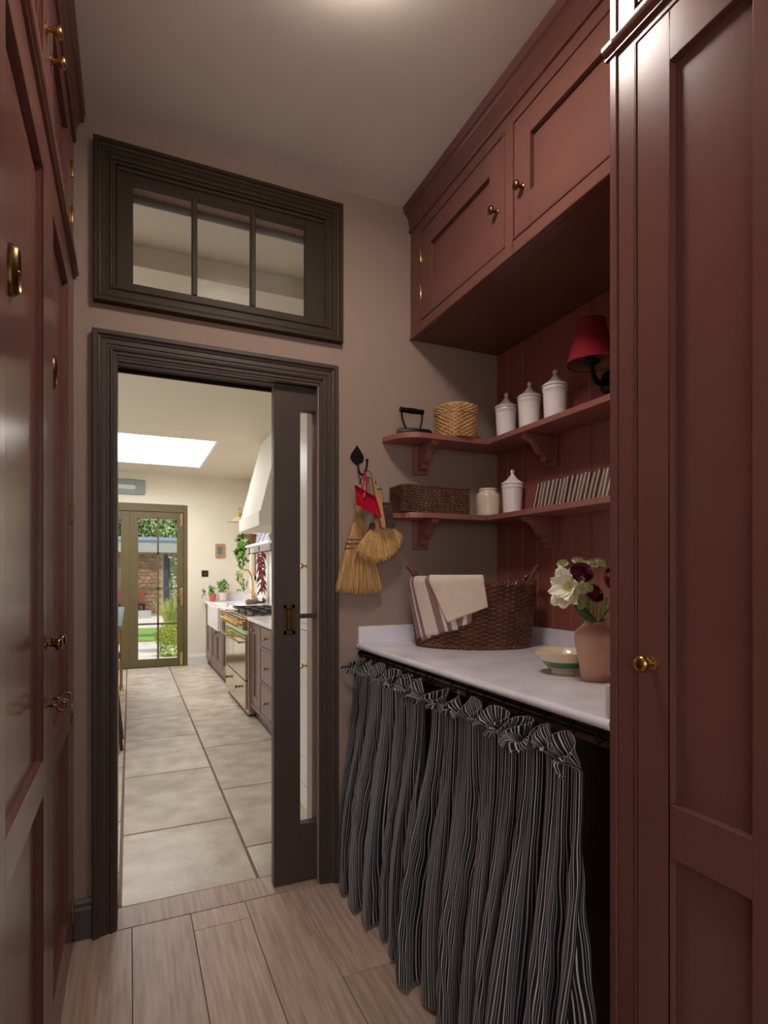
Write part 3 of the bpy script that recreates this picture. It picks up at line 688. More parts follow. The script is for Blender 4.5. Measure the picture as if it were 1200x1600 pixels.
def tea_towel():
    t = thing('tea_towel', 'cream linen tea towel with mauve stripes hung over the wicker basket', 'towel', BC + Vector((0, 0, .27)))
    def patch(corners, off, nu, nv, us, vs_, ripple=.0025, seed=0):
        r = random.Random(seed); ph = r.uniform(0, 6)
        def fn(u, v):
            a = Vector(corners[0]).lerp(Vector(corners[1]), u); b = Vector(corners[3]).lerp(Vector(corners[2]), u); c = a.lerp(b, v)
            o = off + ripple * sin(5 * u + ph + 2 * v) * v
            if c.y > 1.0:      # over the rim: curl inwards
                e = c.y - 1.0; ang = min(e / .05, 1) * PI / 2; p = bpt(c.x, 1.0, o + .012 - .045 * min(e / .18, 1)); p.z += .016 * sin(ang) + off * .6; return p
            return bpt(c.x, c.y, o + .012)
        return MB().grid(fn, nu, nv, lambda u, v: (us[0] + (us[1] - us[0]) * u, vs_[0] + (vs_[1] - vs_[0]) * v))
    # phi runs from about 180 deg (left end) to 270 (front) to 360 (right end)
    D = rad
    patch([(D(188), 1.14), (D(243), 1.14), (D(256), .30), (D(205), .12)], .004, 26, 26, (0.0, .19), (0, .3), seed=1).build('striped_fold', TOWEL, t, smooth=True, thick=.003)
    patch([(D(222), .60), (D(268), .62), (D(268), .40), (D(212), .09)], .0015, 20, 12, (.0, .17), (0, .1), seed=4).build('under_fold', TOWEL, t, smooth=True, thick=.003)
    patch([(D(226), 1.16), (D(276), 1.14), (D(281), .63), (D(247), .40)], .0115, 26, 26, (0, .2), (0, .25), .003, seed=2).build('plain_fold', LINEN, t, smooth=True, thick=.004)
tea_towel()

VC = Vector((1.200, 1.226, ZT))
vs_t = thing('flower_vase', 'matte pink clay vase holding the cut flowers', 'vase', VC)
MB().lathe([(0, 0), (.034, 0), (.0365, .002), (.040, .03), (.0475, .07), (.0545, .105), (.0565, .122), (.0545, .132), (.050, .140), (.0415, .148), (.0335, .156), (.029, .161), (.0285, .166), (.0265, .1665), (.025, .16), (.03, .15), (.045, .12), (.035, .03), (0, .02)], VC, 48).build('body', CLAY, vs_t, smooth=True)
bc = VC + RT * -.052 + FW * .115; bc.z = ZT
bw = thing('striped_bowl', 'cream glazed bowl with a green band behind the vase', 'bowl', bc)
o = MB().lathe([(0, 0), (.034, 0), (.036, .006), (.035, .009), (.052, .021)], bc, 48, cap=False).build('lower_body', BOWL, bw, smooth=True)
MB().lathe([(.052, .021), (.0605, .030), (.0695, .040)], bc, 48, cap=False).build('green_band', BOWLG, bw, smooth=True)
MB().lathe([(.0695, .040), (.081, .058), (.085, .066), (.0845, .068), (.082, .067), (.072, .048), (.058, .03), (.03, .014), (0, .012)], bc, 48, cap=False).build('upper_body', BOWL, bw, smooth=True)

# ------------------------------------------------------------------ cut flowers
FLOWERS = []
def fpos(dx, z, dz): return VC + RT * dx + FW * dz + Vector((0, 0, z - VC.z))
def stem(t, p, end=.02, r=.0016):
    FLOWERS.append(t)
    a = Vector((VC.x + (p.x - VC.x) * .12, VC.y + (p.y - VC.y) * .12, ZT + .05)); b = Vector((VC.x + (p.x - VC.x) * .22, VC.y + (p.y - VC.y) * .22, ZT + .155))
    m = MB(); m.tube(bez([a, b, b.lerp(p, .5) + Vector((0, 0, .02)), p], 10), r, 6); m.build('stem', STEM, t, smooth=True)
def frame(n):
    n = Vector(n).normalized(); u = n.orthogonal().normalized(); return n, u, n.cross(u)
def petal(mb, c, n, u, v, ang, L, W, cup, lift, ruff, seed, nu=6, nv=6):
    d = u * cos(ang) + v * sin(ang); s = n.cross(d)
    def fn(a, b):
        q = b; wd = W * (sin(PI * min(.97, .12 + q * .80)) ** .7); aa = (a - .5) * 2
        x = aa * wd; y = L * q * (1 - .10 * aa * aa * q); h = lift * L * q ** 1.3 + cup * (aa * aa) * wd + ruff * sin(9 * a + seed) * q * q
        return c + d * y + s * x + n * h
    mb.grid(fn, nu, nv)
def peony(p, n):
    t = thing('white_peony', 'large open white peony with a yellow heart in the pink vase', 'flower', p); n, u, v = frame(n); r = random.Random(3)
    m = MB()
    for k in range(9): petal(m, p, n, u, v, k * 2 * PI / 9 + r.uniform(-.2, .2), r.uniform(.052, .066), r.uniform(.020, .026), .35, r.uniform(.1, .45), .005, k)
    for k in range(8): petal(m, p + n * .004, n, u, v, k * 2 * PI / 8 + .3 + r.uniform(-.2, .2), r.uniform(.036, .046), .017, .4, r.uniform(.5, .9), .004, k)
    m.build('petals', PETAL, t, smooth=True, thick=.0006)
    m = MB()
    for k in range(40):
        a = r.uniform(0, 2 * PI); q = r.uniform(.003, .014); b = p + (u * cos(a) + v * sin(a)) * q
        m.tube([b, b + n * .016 + (u * cos(a) + v * sin(a)) * .004], [.0008, .0013], 4)
    m.build('heart', PETALY, t); stem(t, p)
def ranunculus(p, n, R, label):
    t = thing('wine_ranunculus', label, 'flower', p); n, u, v = frame(n); r = random.Random(int(R * 1e5)); m = MB()
    for lay in range(6):
        q = 1 - lay * .15; cnt = 9 - lay
        for k in range(cnt):
            a = 2 * PI * k / cnt + lay * .5; d = u * cos(a) + v * sin(a); s = n.cross(d)
            def fn(i, j, q=q, d=d, s=s, lay=lay):
                th = .10 + j * (1.35 + .08 * lay); w_ = (i - .5) * 2 * (1.05 - .02 * lay)
                rr = R * q * sin(min(th, 1.75)) * (1 + .05 * (1 - abs(i - .5)))
                dd = d * cos(w_ * .62) + s * sin(w_ * .62)
                return p + dd * rr + n * (R * (.75 - .02 * lay) * (.35 - cos(th + .25)) * (.8 + .10 * lay) + lay * R * .03)
            m.grid(fn, 5, 5)
    m.build('petals', WINE, t, smooth=True, thick=.0005); stem(t, p - n * R * .3)
def astrantia(p, n, R, label, grp=None):
    t = thing('astrantia', label, 'flower', p, grp); n, u, v = frame(n); m = MB(); r = random.Random(int(R * 1e6) + int(p.x * 999))
    for k in range(16):
        a = 2 * PI * k / 16; d = u * cos(a) + v * sin(a); s = n.cross(d); L = R * r.uniform(.9, 1.08); wd = R * .13
        m.add([p + d * R * .2 - s * wd * .4, p + d * R * .2 + s * wd * .4, p + d * L * .65 + s * wd + n * R * .12, p + d * L + n * R * .22, p + d * L * .65 - s * wd + n * R * .12], [(0, 1, 2, 3, 4)])
    m.build('bracts', ASTR, t, thick=.0005); m = MB()
    for k in range(34):
        q = R * .55 * math.sqrt((k + .5) / 34); a = k * 2.4; b = p + (u * cos(a) + v * sin(a)) * q; tip = b + n * (R * .55) + (u * cos(a) + v * sin(a)) * q * .35
        m.tube([b, tip], [.0004, .0005], 4); m.ball(tip, .0016, 5, 4)
    m.build('florets', ASTC, t); stem(t, p, r=.0011)
cv = -FW
peony(fpos(-.078, 1.262, -.030), cv * .6 - RT * .75 + Vector((0, 0, .15)))
ranunculus(fpos(-.056, 1.301, -.052), cv * .9 + Vector((0, 0, .55)) - RT * .1, .031, 'deep wine ranunculus standing tallest against the white peony')
ranunculus(fpos(-.024, 1.245, -.055), cv * .9 + Vector((0, 0, .5)) + RT * .3, .026, 'deep wine ranunculus low down over the vase mouth')
ranunculus(fpos(.036, 1.283, -.012), cv * .8 + Vector((0, 0, .3)) + RT * .6, .031, 'deep wine ranunculus leaning out beside the larder cupboard')
astrantia(fpos(-.090, 1.326, .0), cv * .5 + Vector((0, 0, .9)) - RT * .3, .019, 'pale green astrantia above the white peony')
astrantia(fpos(-.040, 1.333, .02), cv * .5 + Vector((0, 0, .9)), .021, 'pale green astrantia behind the tallest wine ranunculus')
astrantia(fpos(-.004, 1.326, .012), cv * .6 + Vector((0, 0, .8)) + RT * .2, .020, 'pale green astrantia at the top middle of the bouquet')
astrantia(fpos(.026, 1.330, .03), cv * .6 + Vector((0, 0, .8)) + RT * .3, .019, 'pale green astrantia over the leaning wine ranunculus')
astrantia(fpos(-.064, 1.262, -.078), cv + Vector((0, 0, .25)), .020, 'wide open pale green astrantia in front of the dark ranunculus')
astrantia(fpos(-.044, 1.262, -.074), cv + Vector((0, 0, .4)) + RT * .4, .014, 'smaller green astrantia tucked beside the wide open one')
astrantia(fpos(-.054, 1.230, -.060), cv + Vector((0, 0, .4)) - RT * .2, .011, 'small green astrantia bud hanging below the peony')
astrantia(fpos(-.058, 1.213, -.056), cv + Vector((0, 0, .2)) - RT * .4, .011, 'lowest green astrantia bud near the vase rim')
def leafblade(label, pts, W, m_, name='flower_leaf'):
    t = thing(name, label, 'leaf', pts[0]); ps = bez(pts, 8); b = MB(); P = []; F = []
    for i, p in enumerate(ps):
        q = i / 8; wd = W * sin(PI * min(.98, .1 + .88 * q)) ** .8; s = RT * wd; P += [p - s, p + FW * -.003 * 0 + Vector((0, 0, -.002)), p + s]
    for i in range(8): F += [(3 * i, 3 * i + 1, 3 * i + 4, 3 * i + 3), (3 * i + 1, 3 * i + 2, 3 * i + 5, 3 * i + 4)]
    b.add(P, F); b.build('blade', m_, t, smooth=True, thick=.0006)
mth = fpos(0, 1.16, -.02)
leafblade('broad dark green leaf drooping under the white peony', [mth, fpos(-.04, 1.18, -.04), fpos(-.055, 1.205, -.045), fpos(-.075, 1.235, -.05)], .018, LEAFD)
leafblade('thin green leaf rising beside the larder cupboard', [mth, fpos(.02, 1.19, -.02), fpos(.035, 1.21, -.02), fpos(.055, 1.24, -.02)], .005, LEAF)
leafblade('curled green leaf at the vase mouth', [mth, fpos(.012, 1.175, -.03), fpos(.028, 1.18, -.03), fpos(.044, 1.168, -.03)], .006, LEAFD)
for fo, dx, dz in zip(FLOWERS, (-.018, -.010, -.003, .006, .013, .018), (-.018, -.022, -.02, -.022, -.018, -.01)):
    MB().tube(bez([fpos(dx * .5, 1.06, dz * .3), fpos(dx, 1.16, dz), fpos(dx * 1.6, 1.235, dz * 1.5)], 8), .0024, 6).build('stem', STEM, fo, smooth=True)

# ================================================================== HANGING ON THE END WALL
hk = thing('wall_hook', 'black iron hook with a spade shaped plate', 'hook', (.898, YW, 1.80))
Pp = []
for k in range(25):
    q = k / 24; Pp.append((.031 * max(0, sin(PI * q ** 1.55)) ** .8, 1.860 - .088 * q))
pol = [(.897 + x, z) for x, z in Pp] + [(.897 - x, z) for x, z in reversed(Pp[1:-1])]
MB().prism(pol, .0, .005, lambda p, q, r: (p, YW - .0005 - r, q)).build('plate', IRON, hk, bevel=.001)
MB().tube(bez([(.900, YW - .005, 1.785), (.899, YW - .012, 1.72), (.905, YW - .055, 1.70), (.920, YW - .062, 1.735), (.921, YW - .060, 1.782)], 16), .0048, 8).build('prong', IRON, hk, smooth=True)
MB().ball((.921, YW - .060, 1.784), .007, 10, 8).build('tip', IRON, hk, smooth=True)

def bristle_fan(mb, tops, ends, n, yc, dep, r, rng, curve=0.0):
    """strands from the top line to the ragged end line; lines are lists of (x,z) points"""
    def lerp(L, q):
        k = min(int(q * (len(L) - 1)), len(L) - 2); f = q * (len(L) - 1) - k; return (L[k][0] + (L[k + 1][0] - L[k][0]) * f, L[k][1] + (L[k + 1][1] - L[k][1]) * f)
    for i in range(n):
        q = (i + rng.random()) / n; q2 = min(1, max(0, q + rng.uniform(-.03, .03))); a = lerp(tops, q); b = lerp(ends, q2); d = rng.uniform(-1, 1); fs = math.sqrt(max(0, 1 - (2 * q - 1) ** 2)) * .8 + .2
        z1 = b[1] + rng.uniform(-.010, .020)
        p0 = Vector((a[0], yc + d * dep * .5 * fs, a[1])); p2 = Vector((b[0] + rng.uniform(-.004, .004), yc + d * dep * fs, z1))
        p1 = p0.lerp(p2, .5) + Vector(((q - .5) * curve, 0, 0))
        mb.tube([p0, p1, p2], [r, r, r * .7], 4, caps=False)
rb = random.Random(21)
b1 = thing('straw_hand_broom', 'long straw hand broom with dark binding rows hanging lowest', 'broom', (.893, 2.262, 1.35))
yb_ = 2.262
m = MB(); bristle_fan(m, [(.862, 1.505), (.893, 1.53), (.925, 1.505)], [(.788, 1.232), (.893, 1.220), (.998, 1.228)], 520, yb_, .022, .0013, rb); m.build('bristles', STRAW, b1, kind='stuff')
m = MB(); m.prism([(.792, 1.24), (.994, 1.24), (.955, 1.40), (.922, 1.515), (.906, 1.53), (.880, 1.53), (.864, 1.515), (.832, 1.40)], yb_ - .008, yb_ + .016, lambda p, q, r: (p, r, q)); m.build('bristle_core', STRAW, b1)
for k, z in enumerate((1.446, 1.428, 1.409)):
    hw = .049 + (1.446 - z) * .36
    MB().tube([(.893 + hw * cos(a), yb_ + .024 * sin(a), z) for a in [2 * PI * i / 32 for i in range(32)]], .0022, 6, closed=True).build('binding', LEATHER, b1, smooth=True)
MB().lathe([(0, 0), (.022, 0), (.024, .008), (.021, .02), (.0165, .024), (.0155, .06), (.016, .14), (.012, .16), (0, .162)], (.893, yb_, 1.520), 20).build('handle', WOOD, b1, smooth=True)
MB().tube(bez([(.893, yb_, 1.678), (.894, yb_ - .012, 1.70), (.905, YW - .052, 1.715), (.908, YW - .052, 1.716)], 8), .0022, 6).build('cord', LEATHER, b1)
b2 = thing('fan_hand_broom', 'short wide straw hand broom with pale wooden handle and blue band', 'broom', (.965, 2.225, 1.45))
y2 = 2.226
m = MB(); bristle_fan(m, [(.930, 1.490), (.955, 1.53), (.985, 1.535), (1.012, 1.52)], [(.862, 1.392), (.905, 1.365), (.955, 1.352), (1.010, 1.368), (1.055, 1.405), (1.082, 1.455)], 520, y2, .016, .0013, rb); m.build('bristles', STRAW2, b2, kind='stuff')
m = MB(); m.prism([(.872, 1.398), (.955, 1.362), (1.008, 1.376), (1.050, 1.410), (1.074, 1.455), (1.012, 1.53), (.985, 1.545), (.955, 1.54), (.930, 1.495)], y2 - .006, y2 + .010, lambda p, q, r: (p, r, q)); m.build('bristle_core', STRAW2, b2)
dh = Vector((-.030, 0, .150)).normalized()
MB().lathe([(0, 0), (.019, .0), (.0205, .02), (.0195, .06), (.018, .135), (.0155, .15), (0, .152)], (.990, y2, 1.530), 20, dh).build('handle', WOOD, b2, smooth=True)
MB().lathe([(.0186, 0), (.0188, .004), (.0186, .008)], Vector((.990, y2, 1.530)) + dh * .128, 20, dh, cap=False).build('blue_band', mat('blue_thread', (40, 66, 120), .7), b2, smooth=True)
MB().tube(bez([Vector((.990, y2, 1.530)) + dh * .15, (.945, y2 - .01, 1.71), (.921, YW - .058, 1.712)], 8), .002, 6).build('cord', LEATHER, b2)
MB().lathe([(0, 0), (.011, 0), (.013, .012), (.009, .03), (0, .031)], (.933, y2 - .006, 1.488), 12, (.25, 0, 1)).build('stitched_cap', DARKBR, b2, smooth=True)
dp = thing('dustpan', 'small red enamel dustpan hanging in front of the brooms', 'dustpan', (.89, 2.19, 1.62))
cor = [(.842, 1.667), (.936, 1.622), (.955, 1.534), (.843, 1.585)]     # back edge (2), lip (2)
def pan(u, v):
    a = Vector((cor[0][0], 0, cor[0][1])).lerp(Vector((cor[3][0], 0, cor[3][1])), v); b = Vector((cor[1][0], 0, cor[1][1])).lerp(Vector((cor[2][0], 0, cor[2][1])), v); p = a.lerp(b, u)
    side = max(0, (abs(u - .5) - .40) / .10); back = max(0, (.16 - v) / .16)
    return Vector((p.x, 2.200 - .030 * v - .022 * max(side * (1 - .4 * v), back) ** 1.4, p.z))
MB().grid(pan, 40, 24).build('pan', REDEN, dp, smooth=True, thick=.0018)
MB().tube(bez([(.908, YW - .060, 1.728), (.905, 2.205, 1.70), (.887, 2.192, 1.632), (.884, 2.180, 1.612)], 10), [.0060, .0065, .0068, .007, .007, .007, .007, .0068, .0065, .0055, .004], 12).build('handle', REDEN, dp, smooth=True)
hb = thing('dust_brush', 'wooden hand brush with dark brown bristles hanging over the straw broom', 'brush', (.96, 2.19, 1.58))
Pb = [(.920, 1.705), (.928, 1.707), (.940, 1.66), (.966, 1.60), (.985, 1.50), (.979, 1.492), (.965, 1.494), (.948, 1.56), (.934, 1.64)]
MB().prism(Pb, 2.180, 2.200, lambda p, q, r: (p, r, q)).build('brush_handle', WOOD, hb, bevel=.004)
m = MB(); rb2 = random.Random(5)
for i in range(14):
    q = (i + .5) / 14; ax, az = .967 + .015 * q, 1.603 - .105 * q
    for k in range(22):
        a = Vector((ax + rb2.uniform(-.002, .002), 2.190 + rb2.uniform(-.008, .008), az + rb2.uniform(-.003, .003)))
        b_ = Vector((1.004 + .022 * q + rb2.uniform(-.003, .003), 2.188 + rb2.uniform(-.013, .013), 1.603 - .107 * q + rb2.uniform(-.005, .005)))
        m.tube([a, b_], [.0016, .0011], 4, caps=False)
m.build('bristles', DARKBR, hb, kind='stuff')
MB().tube(bez([(.924, 2.19, 1.706), (.93, 2.215, 1.735), (.921, YW - .060, 1.74)], 6), .0018, 6).build('cord', LEATHER, hb)

# ================================================================== CURTAINS
rl = thing('curtain_rail', 'slim black curtain rail under the marble worktop', 'rail', (.915, 1.58, .957))
MB().tube([(.915, .880, .957), (.915, YW - .004, .957)], .0075, 12).build('rod', BLACK, rl, smooth=True)
for y, s in ((.880, 1), (YW - .004, -1)): MB().lathe([(0, 0), (.013, 0), (.013, .004), (.010, .010), (0, .012)], (.915, y - .002 * s, .957), 14, (0, s, 0)).build('end_cap', BLACK, rl, smooth=True)
MB().box(.910, .938, 1.575, 1.587, .950, .965).build('rail_bracket', BLACK, rl)
for k in range(17):
    y = .925 + k * .0842 + rnd.uniform(-.008, .008)
    if 1.555 < y < 1.61: y += .05
    g = thing('curtain_ring', 'small black ring threaded on the curtain rail', 'ring', (.915, y, .957), 'curtain rings on the black rail')
    MB().tube([(.915 + .0125 * cos(a), y + .001 * sin(3 * a), .953 + .0135 * sin(a)) for a in [2 * PI * i / 20 for i in range(20)]], .0022, 6, closed=True).build('hoop', BLACK, g, smooth=True)
    MB().tube([(.915, y, .9395), (.915, y, .925)], .0018, 6).build('eyelet', BLACK, g)
def smooth(a, b, x): x = max(0, min(1, (x - a) / (b - a))); return x * x * (3 - 2 * x)
def curtain(label, ya, yb, nfold, nbig, seed, ext0, ext1):
    r = random.Random(seed); W = abs(yb - ya); sgn = -1 if yb < ya else 1
    t = thing('curtain', label, 'curtain', (.87, (ya + yb) / 2, 0))
    # irregular fold phases
    def phase(n):
        ws = [r.uniform(.62, 1.4) for _ in range(n)]; tot = sum(ws); acc = [0]
        for q in ws: acc.append(acc[-1] + q / tot)
        am = [r.uniform(.50, 1.35) for _ in range(n + 1)]
        def f(s):
            s = min(max(s, 0), .99999)
            for k in range(n):
                if s < acc[k + 1]: break
            loc = (s - acc[k]) / (acc[k + 1] - acc[k]); return (k + loc) * 2 * PI, am[k] + (am[k + 1] - am[k]) * loc
        return f
    fA, fB = phase(nfold), phase(nbig); ph = [r.uniform(0, 6) for _ in range(6)]
    zg, ztop = .880, .945
    def pos(s, z):
        a, ma = fA(s); h = (zg - z) / zg                 # 0 at the gather, 1 at the floor
        big = smooth(.0, .75, h); sm = 1 - smooth(.05, .5, h)
        wob = .45 * sin(2.6 * h * PI + ph[0] + s * 9) + .30 * sin(5 * h + ph[1] + s * 17)
        ca = a + .55 * wob * smooth(.02, .3, h)
        A = ma * (.018 + .050 * big)
        xa = A * (cos(ca) - .26 * cos(2 * ca)) + .0045 * sm * cos(3 * a + ph[2]) + .006 * big * cos(2.0 * a + ph[3] + 3 * h)
        base = .882 - .044 * smooth(0, .9, h) - .008 * sin(s * 7 + ph[2]) * big
        y0 = ya + (yb - ya) * s
        if s < .5: y0 -= sgn * ext0 * big * (1 - 2 * s) ** 2
        else: y0 += sgn * ext1 * big * (2 * s - 1) ** 2
        yy = y0 + sgn * ma * (.005 + .017 * big) * sin(2 * ca + .5) + .008 * big * sin(4 * h + ph[3] + 11 * s)
        cr = .0030 * sin(38 * h + 9 * sin(a * .5 + ph[4])) * smooth(.06, .25, h) * (.4 + .6 * sin(a * .5 + 5 * h + ph[5]))
        return Vector((base - xa + cr, yy, z))
    NU, NV = nfold * 44, 70
    FAB = 0.0
    for zz in (.2, .45, .7):
        pp = [pos(i / 600, zz) for i in range(601)]; FAB += sum((q - p).length for p, q in zip(pp, pp[1:])) / 3
    MB().grid(lambda u, v: pos(u, .016 + (zg - .016) * (1 - v)), NU, NV, lambda u, v: (u * FAB, (1 - v) * .87)).build('drop', TICK, t, smooth=True, thick=.0012, recalc=False)
    # gathered heading: frills rise from the gather line and flop forward over themselves
    hw = [r.uniform(.7, 1.3) for _ in range(nfold + 2)]
    def head(u, v):
        a, ma = fA(u); k = int(a / (2 * PI)); loc = a / (2 * PI) - k
        base = pos(u, zg); puff = .5 + .5 * cos(a)                        # 1 on ridges, 0 in the troughs
        A = (hw[k] * (1 - loc) + hw[k + 1] * loc)
        lift = smooth(0, .55, v); fl_ = smooth(.35, 1, v)
        out = (.050 * lift * A * (.30 + .70 * puff) - .006 * (1 - puff) * lift)
        up = .100 * v * (.72 + .28 * puff) - .064 * fl_ * puff * A - .010 * lift * puff
        sk = .022 * fl_ * sin(a + ph[5] + k * 1.7)
        fine = .0075 * lift * sin(3 * a + k)
        return Vector((base.x - out + fine, base.y + sgn * (sk + .010 * lift * sin(2 * a)), zg + up + .004 * sin(2 * a + k) * lift))
    MB().grid(head, nfold * 44, 16, lambda u, v: (u * FAB, .87 + v * .085)).build('gathered_heading', TICK, t, smooth=True, thick=.0012, recalc=False)
    m = MB(); m.tube([head(i / (nfold * 24), 1.0) for i in range(nfold * 24 + 1)], .0009, 4); m.build('hem_stitching', mat('hem_thread' , (116, 110, 108), .9), t)
    return t
curtain('black and white striped gathered curtain hanging beside the sliding door', 2.262, 1.632, 6, 5, 11, .02, -.02)
curtain('black and white striped gathered curtain hanging beside the larder cupboard', 1.578, .925, 7, 5, 29, .03, .02)

# ================================================================== KITCHEN SHELL
YF = 8.55; KX = 1.62; KZ = 2.70
kf = setting('floor_kitchen', 'worn limestone flag floor of the kitchen')
MB().box(-3.1, 1.72, 2.439, 8.62, -.05, -.004).build('bed', GROUT, kf)
cols = [(-2.98, -2.30), (-2.30, -1.66), (-1.66, -1.10), (-1.10, -.59), (-.59, -.036), (-.036, .503), (.503, 1.05), (1.05, 1.61)]
jy = {4: [2.44, 2.74, 3.30, 4.22, 5.01, 5.9, 6.7, 7.6, 8.545], 5: [2.44, 3.11, 3.985, 4.85, 5.56, 6.40, 7.15, 7.85, 8.545], 6: [2.44, 2.745, 3.537, 4.44, 5.73, 6.42, 7.25, 8.0, 8.545]}
for i, (a, b) in enumerate(cols):
    ys = jy.get(i) or [2.44 + q for q in (0, .5 + .13 * (i % 3), 1.4, 2.2 + .1 * (i % 2), 3.1, 3.9, 4.8, 5.5, 6.105)]
    for c, d in zip(ys, ys[1:]):
        g = .0065; MB().box(a + g, b - g, c + g, d - g, -.03, rnd.uniform(-.001, .0006)).build('flagstone', STONE, kf, bevel=.003, seg=1)
# ceiling with the rooflight shaft; a higher strip next to the old wall
RX0, RX1, RY0, RY1 = -.95, .862, 6.19, 7.83
m = MB(); m.box(-3.1, RX0, 2.82, 8.65, KZ, KZ + .06).box(RX1, 1.72, 2.82, 8.65, KZ, KZ + .06).box(RX0, RX1, 2.82, RY0, KZ, KZ + .06).box(RX0, RX1, RY1, 8.65, KZ, KZ + .06)
m.box(-3.1, 1.72, 2.82, 2.88, KZ + .06, 2.86).box(-3.1, 1.72, 2.46, 2.82, 2.80, 2.86)
kc = struct('ceiling_kitchen', m, KCEIL, 'cream kitchen ceiling with a rooflight opening')
m = MB(); t_ = .03
m.box(RX0 + .002, RX0 + t_, RY0 + .002, RY1 - .002, KZ - .001, 3.13).box(RX1 - t_, RX1 - .002, RY0 + .002, RY1 - .002, KZ - .001, 3.13).box(RX0 + t_, RX1 - t_, RY0 + .002, RY0 + t_, KZ - .001, 3.13).box(RX0 + t_, RX1 - t_, RY1 - t_, RY1 - .002, KZ - .001, 3.13)
m.build('rooflight_shaft', SHAFT, kc)
MB().box(RX0 - t_, RX1 + t_, RY0 - t_, RY1 + t_, 3.13, 3.14).build('rooflight_glass', GLASS, kc)
struct('wall_kitchen_right', MB().box(KX, KX + .1, 2.46, 8.65, 0, 3.05), KWALL, 'cream kitchen wall behind the range')
DFX0, DFX1, DFZ = -.76, .75, 2.276
m = MB(); m.box(-3.1, DFX0, YF, YF + .1, 0, KZ).box(DFX1, 1.72, YF, YF + .1, 0, KZ).box(DFX0, DFX1, YF, YF + .1, DFZ, KZ)
struct('wall_kitchen_far', m, KWALL, 'cream kitchen wall around the garden doors')
m = MB(); m.box(-3.1, -3.0, 2.46, 8.65, 2.42, 3.05).box(-3.1, -3.0, 2.46, 2.58, 0, 2.42).box(-3.1, -3.0, 7.42, 8.65, 0, 2.42)
struct('wall_kitchen_left', m, KWALL, 'kitchen wall with the added wide glazed doors, out of view')
w2 = setting('window_added_side', 'added wide glazed side doors of the kitchen, out of view', (-3.05, 5.0, 0))  # unseen glazing, added to carry the kitchen's side fill lights
m = MB(); m.box(-3.07, -3.03, 2.58, 7.42, 0, .1).box(-3.07, -3.03, 2.58, 7.42, 2.34, 2.42)
for k in range(7): y = 2.58 + k * (4.84 - .06) / 6; m.box(-3.07, -3.03, y, y + .06, .1, 2.34)
m.build('added_frame', OLIVE, w2)
m = MB(); m.prism([(0, 0), (.02, 0), (.02, .12), (.014, .128), (.014, .14), (.006, .15), (0, .15)], .752, 1.03, lambda p, q, r: (r, YF - p, q))
struct('baseboard_kitchen', m, SKIRT, 'pale skirting board beside the garden doors')
# ---- garden doors
gd = setting('door_2', 'olive glazed garden double doors', (0, YF, 0))
yA, yB = YF - .005, YF + .06
m = MB(); m.box(DFX1 - .05, DFX1, yA, YF + .09, 0, DFZ).box(DFX0, DFX0 + .05, yA, YF + .09, 0, DFZ).box(DFX0 + .05, DFX1 - .05, yA, YF + .09, 2.172, DFZ); m.build('door_frame', OLIVE, gd, bevel=.004)
def leaf(s):
    X = lambda x: (x if s > 0 else -.008 - x)
    def bx(b, x0, x1, y0, y1, z0, z1): b.box(min(X(x0), X(x1)), max(X(x0), X(x1)), y0, y1, z0, z1)
    b = MB(); bx(b, -.004, .104, yA + .015, yB, .004, 2.166); bx(b, .612, .698, yA + .015, yB, .004, 2.166); bx(b, .104, .612, yA + .015, yB, .004, .112); bx(b, .104, .612, yA + .015, yB, 2.078, 2.166)
    L = b.build('door_leaf', OLIVE, gd, bevel=.004)
    b = MB(); bx(b, .348, .372, yA + .02, yB - .005, .112, 2.078); b.build('glazing_bar', OLIVE, L)
    for z in (.602, 1.096, 1.588): b = MB(); bx(b, .104, .612, yA + .02, yB - .005, z - .011, z + .011); b.build('glazing_bar', OLIVE, L)
    zs = [.112, .602, 1.096, 1.588, 2.078]
    for z0, z1 in zip(zs, zs[1:]):
        for x0, x1 in ((.104, .348), (.372, .612)): b = MB(); bx(b, x0, x1, YF + .025, YF + .029, z0, z1); b.build('pane', TGLASS, L)
    for z in (.01, 1.975): b = MB(); bx(b, .652, .684, yA + .005, yA + .017, z, z + .185); b.build('hinge', BRASSB, L)
    return L
R_ = leaf(1); leaf(-1)
h = MB().box(.655, .690, yA + .004, yA + .017, .845, 1.095).build('lever_plate', BRASSB, R_, bevel=.003)
MB().tube([(.672, yA + .008, 1.008), (.672, yA - .035, 1.008), (.66, yA - .042, 1.008), (.53, yA - .042, 1.008)], .0095, 10).build('lever', BRASSB, h, smooth=True)
vp = thing('wall_vent_panel', 'blue grey framed high panel above the garden doors', 'vent', (-.1, YF, 2.4))
m = MB(); m.box(.072, .186, YF - .03, YF - .001, 2.397, 2.593).box(-.45, -.336, YF - .03, YF - .001, 2.397, 2.593).box(-.336, .072, YF - .03, YF - .001, 2.397, 2.462).box(-.336, .072, YF - .03, YF - .001, 2.527, 2.593); m.build('frame', BLUEGREY, vp, bevel=.006)
MB().box(-.336, .072, YF - .012, YF - .001, 2.462, 2.527).build('grille', SKIRT, vp)

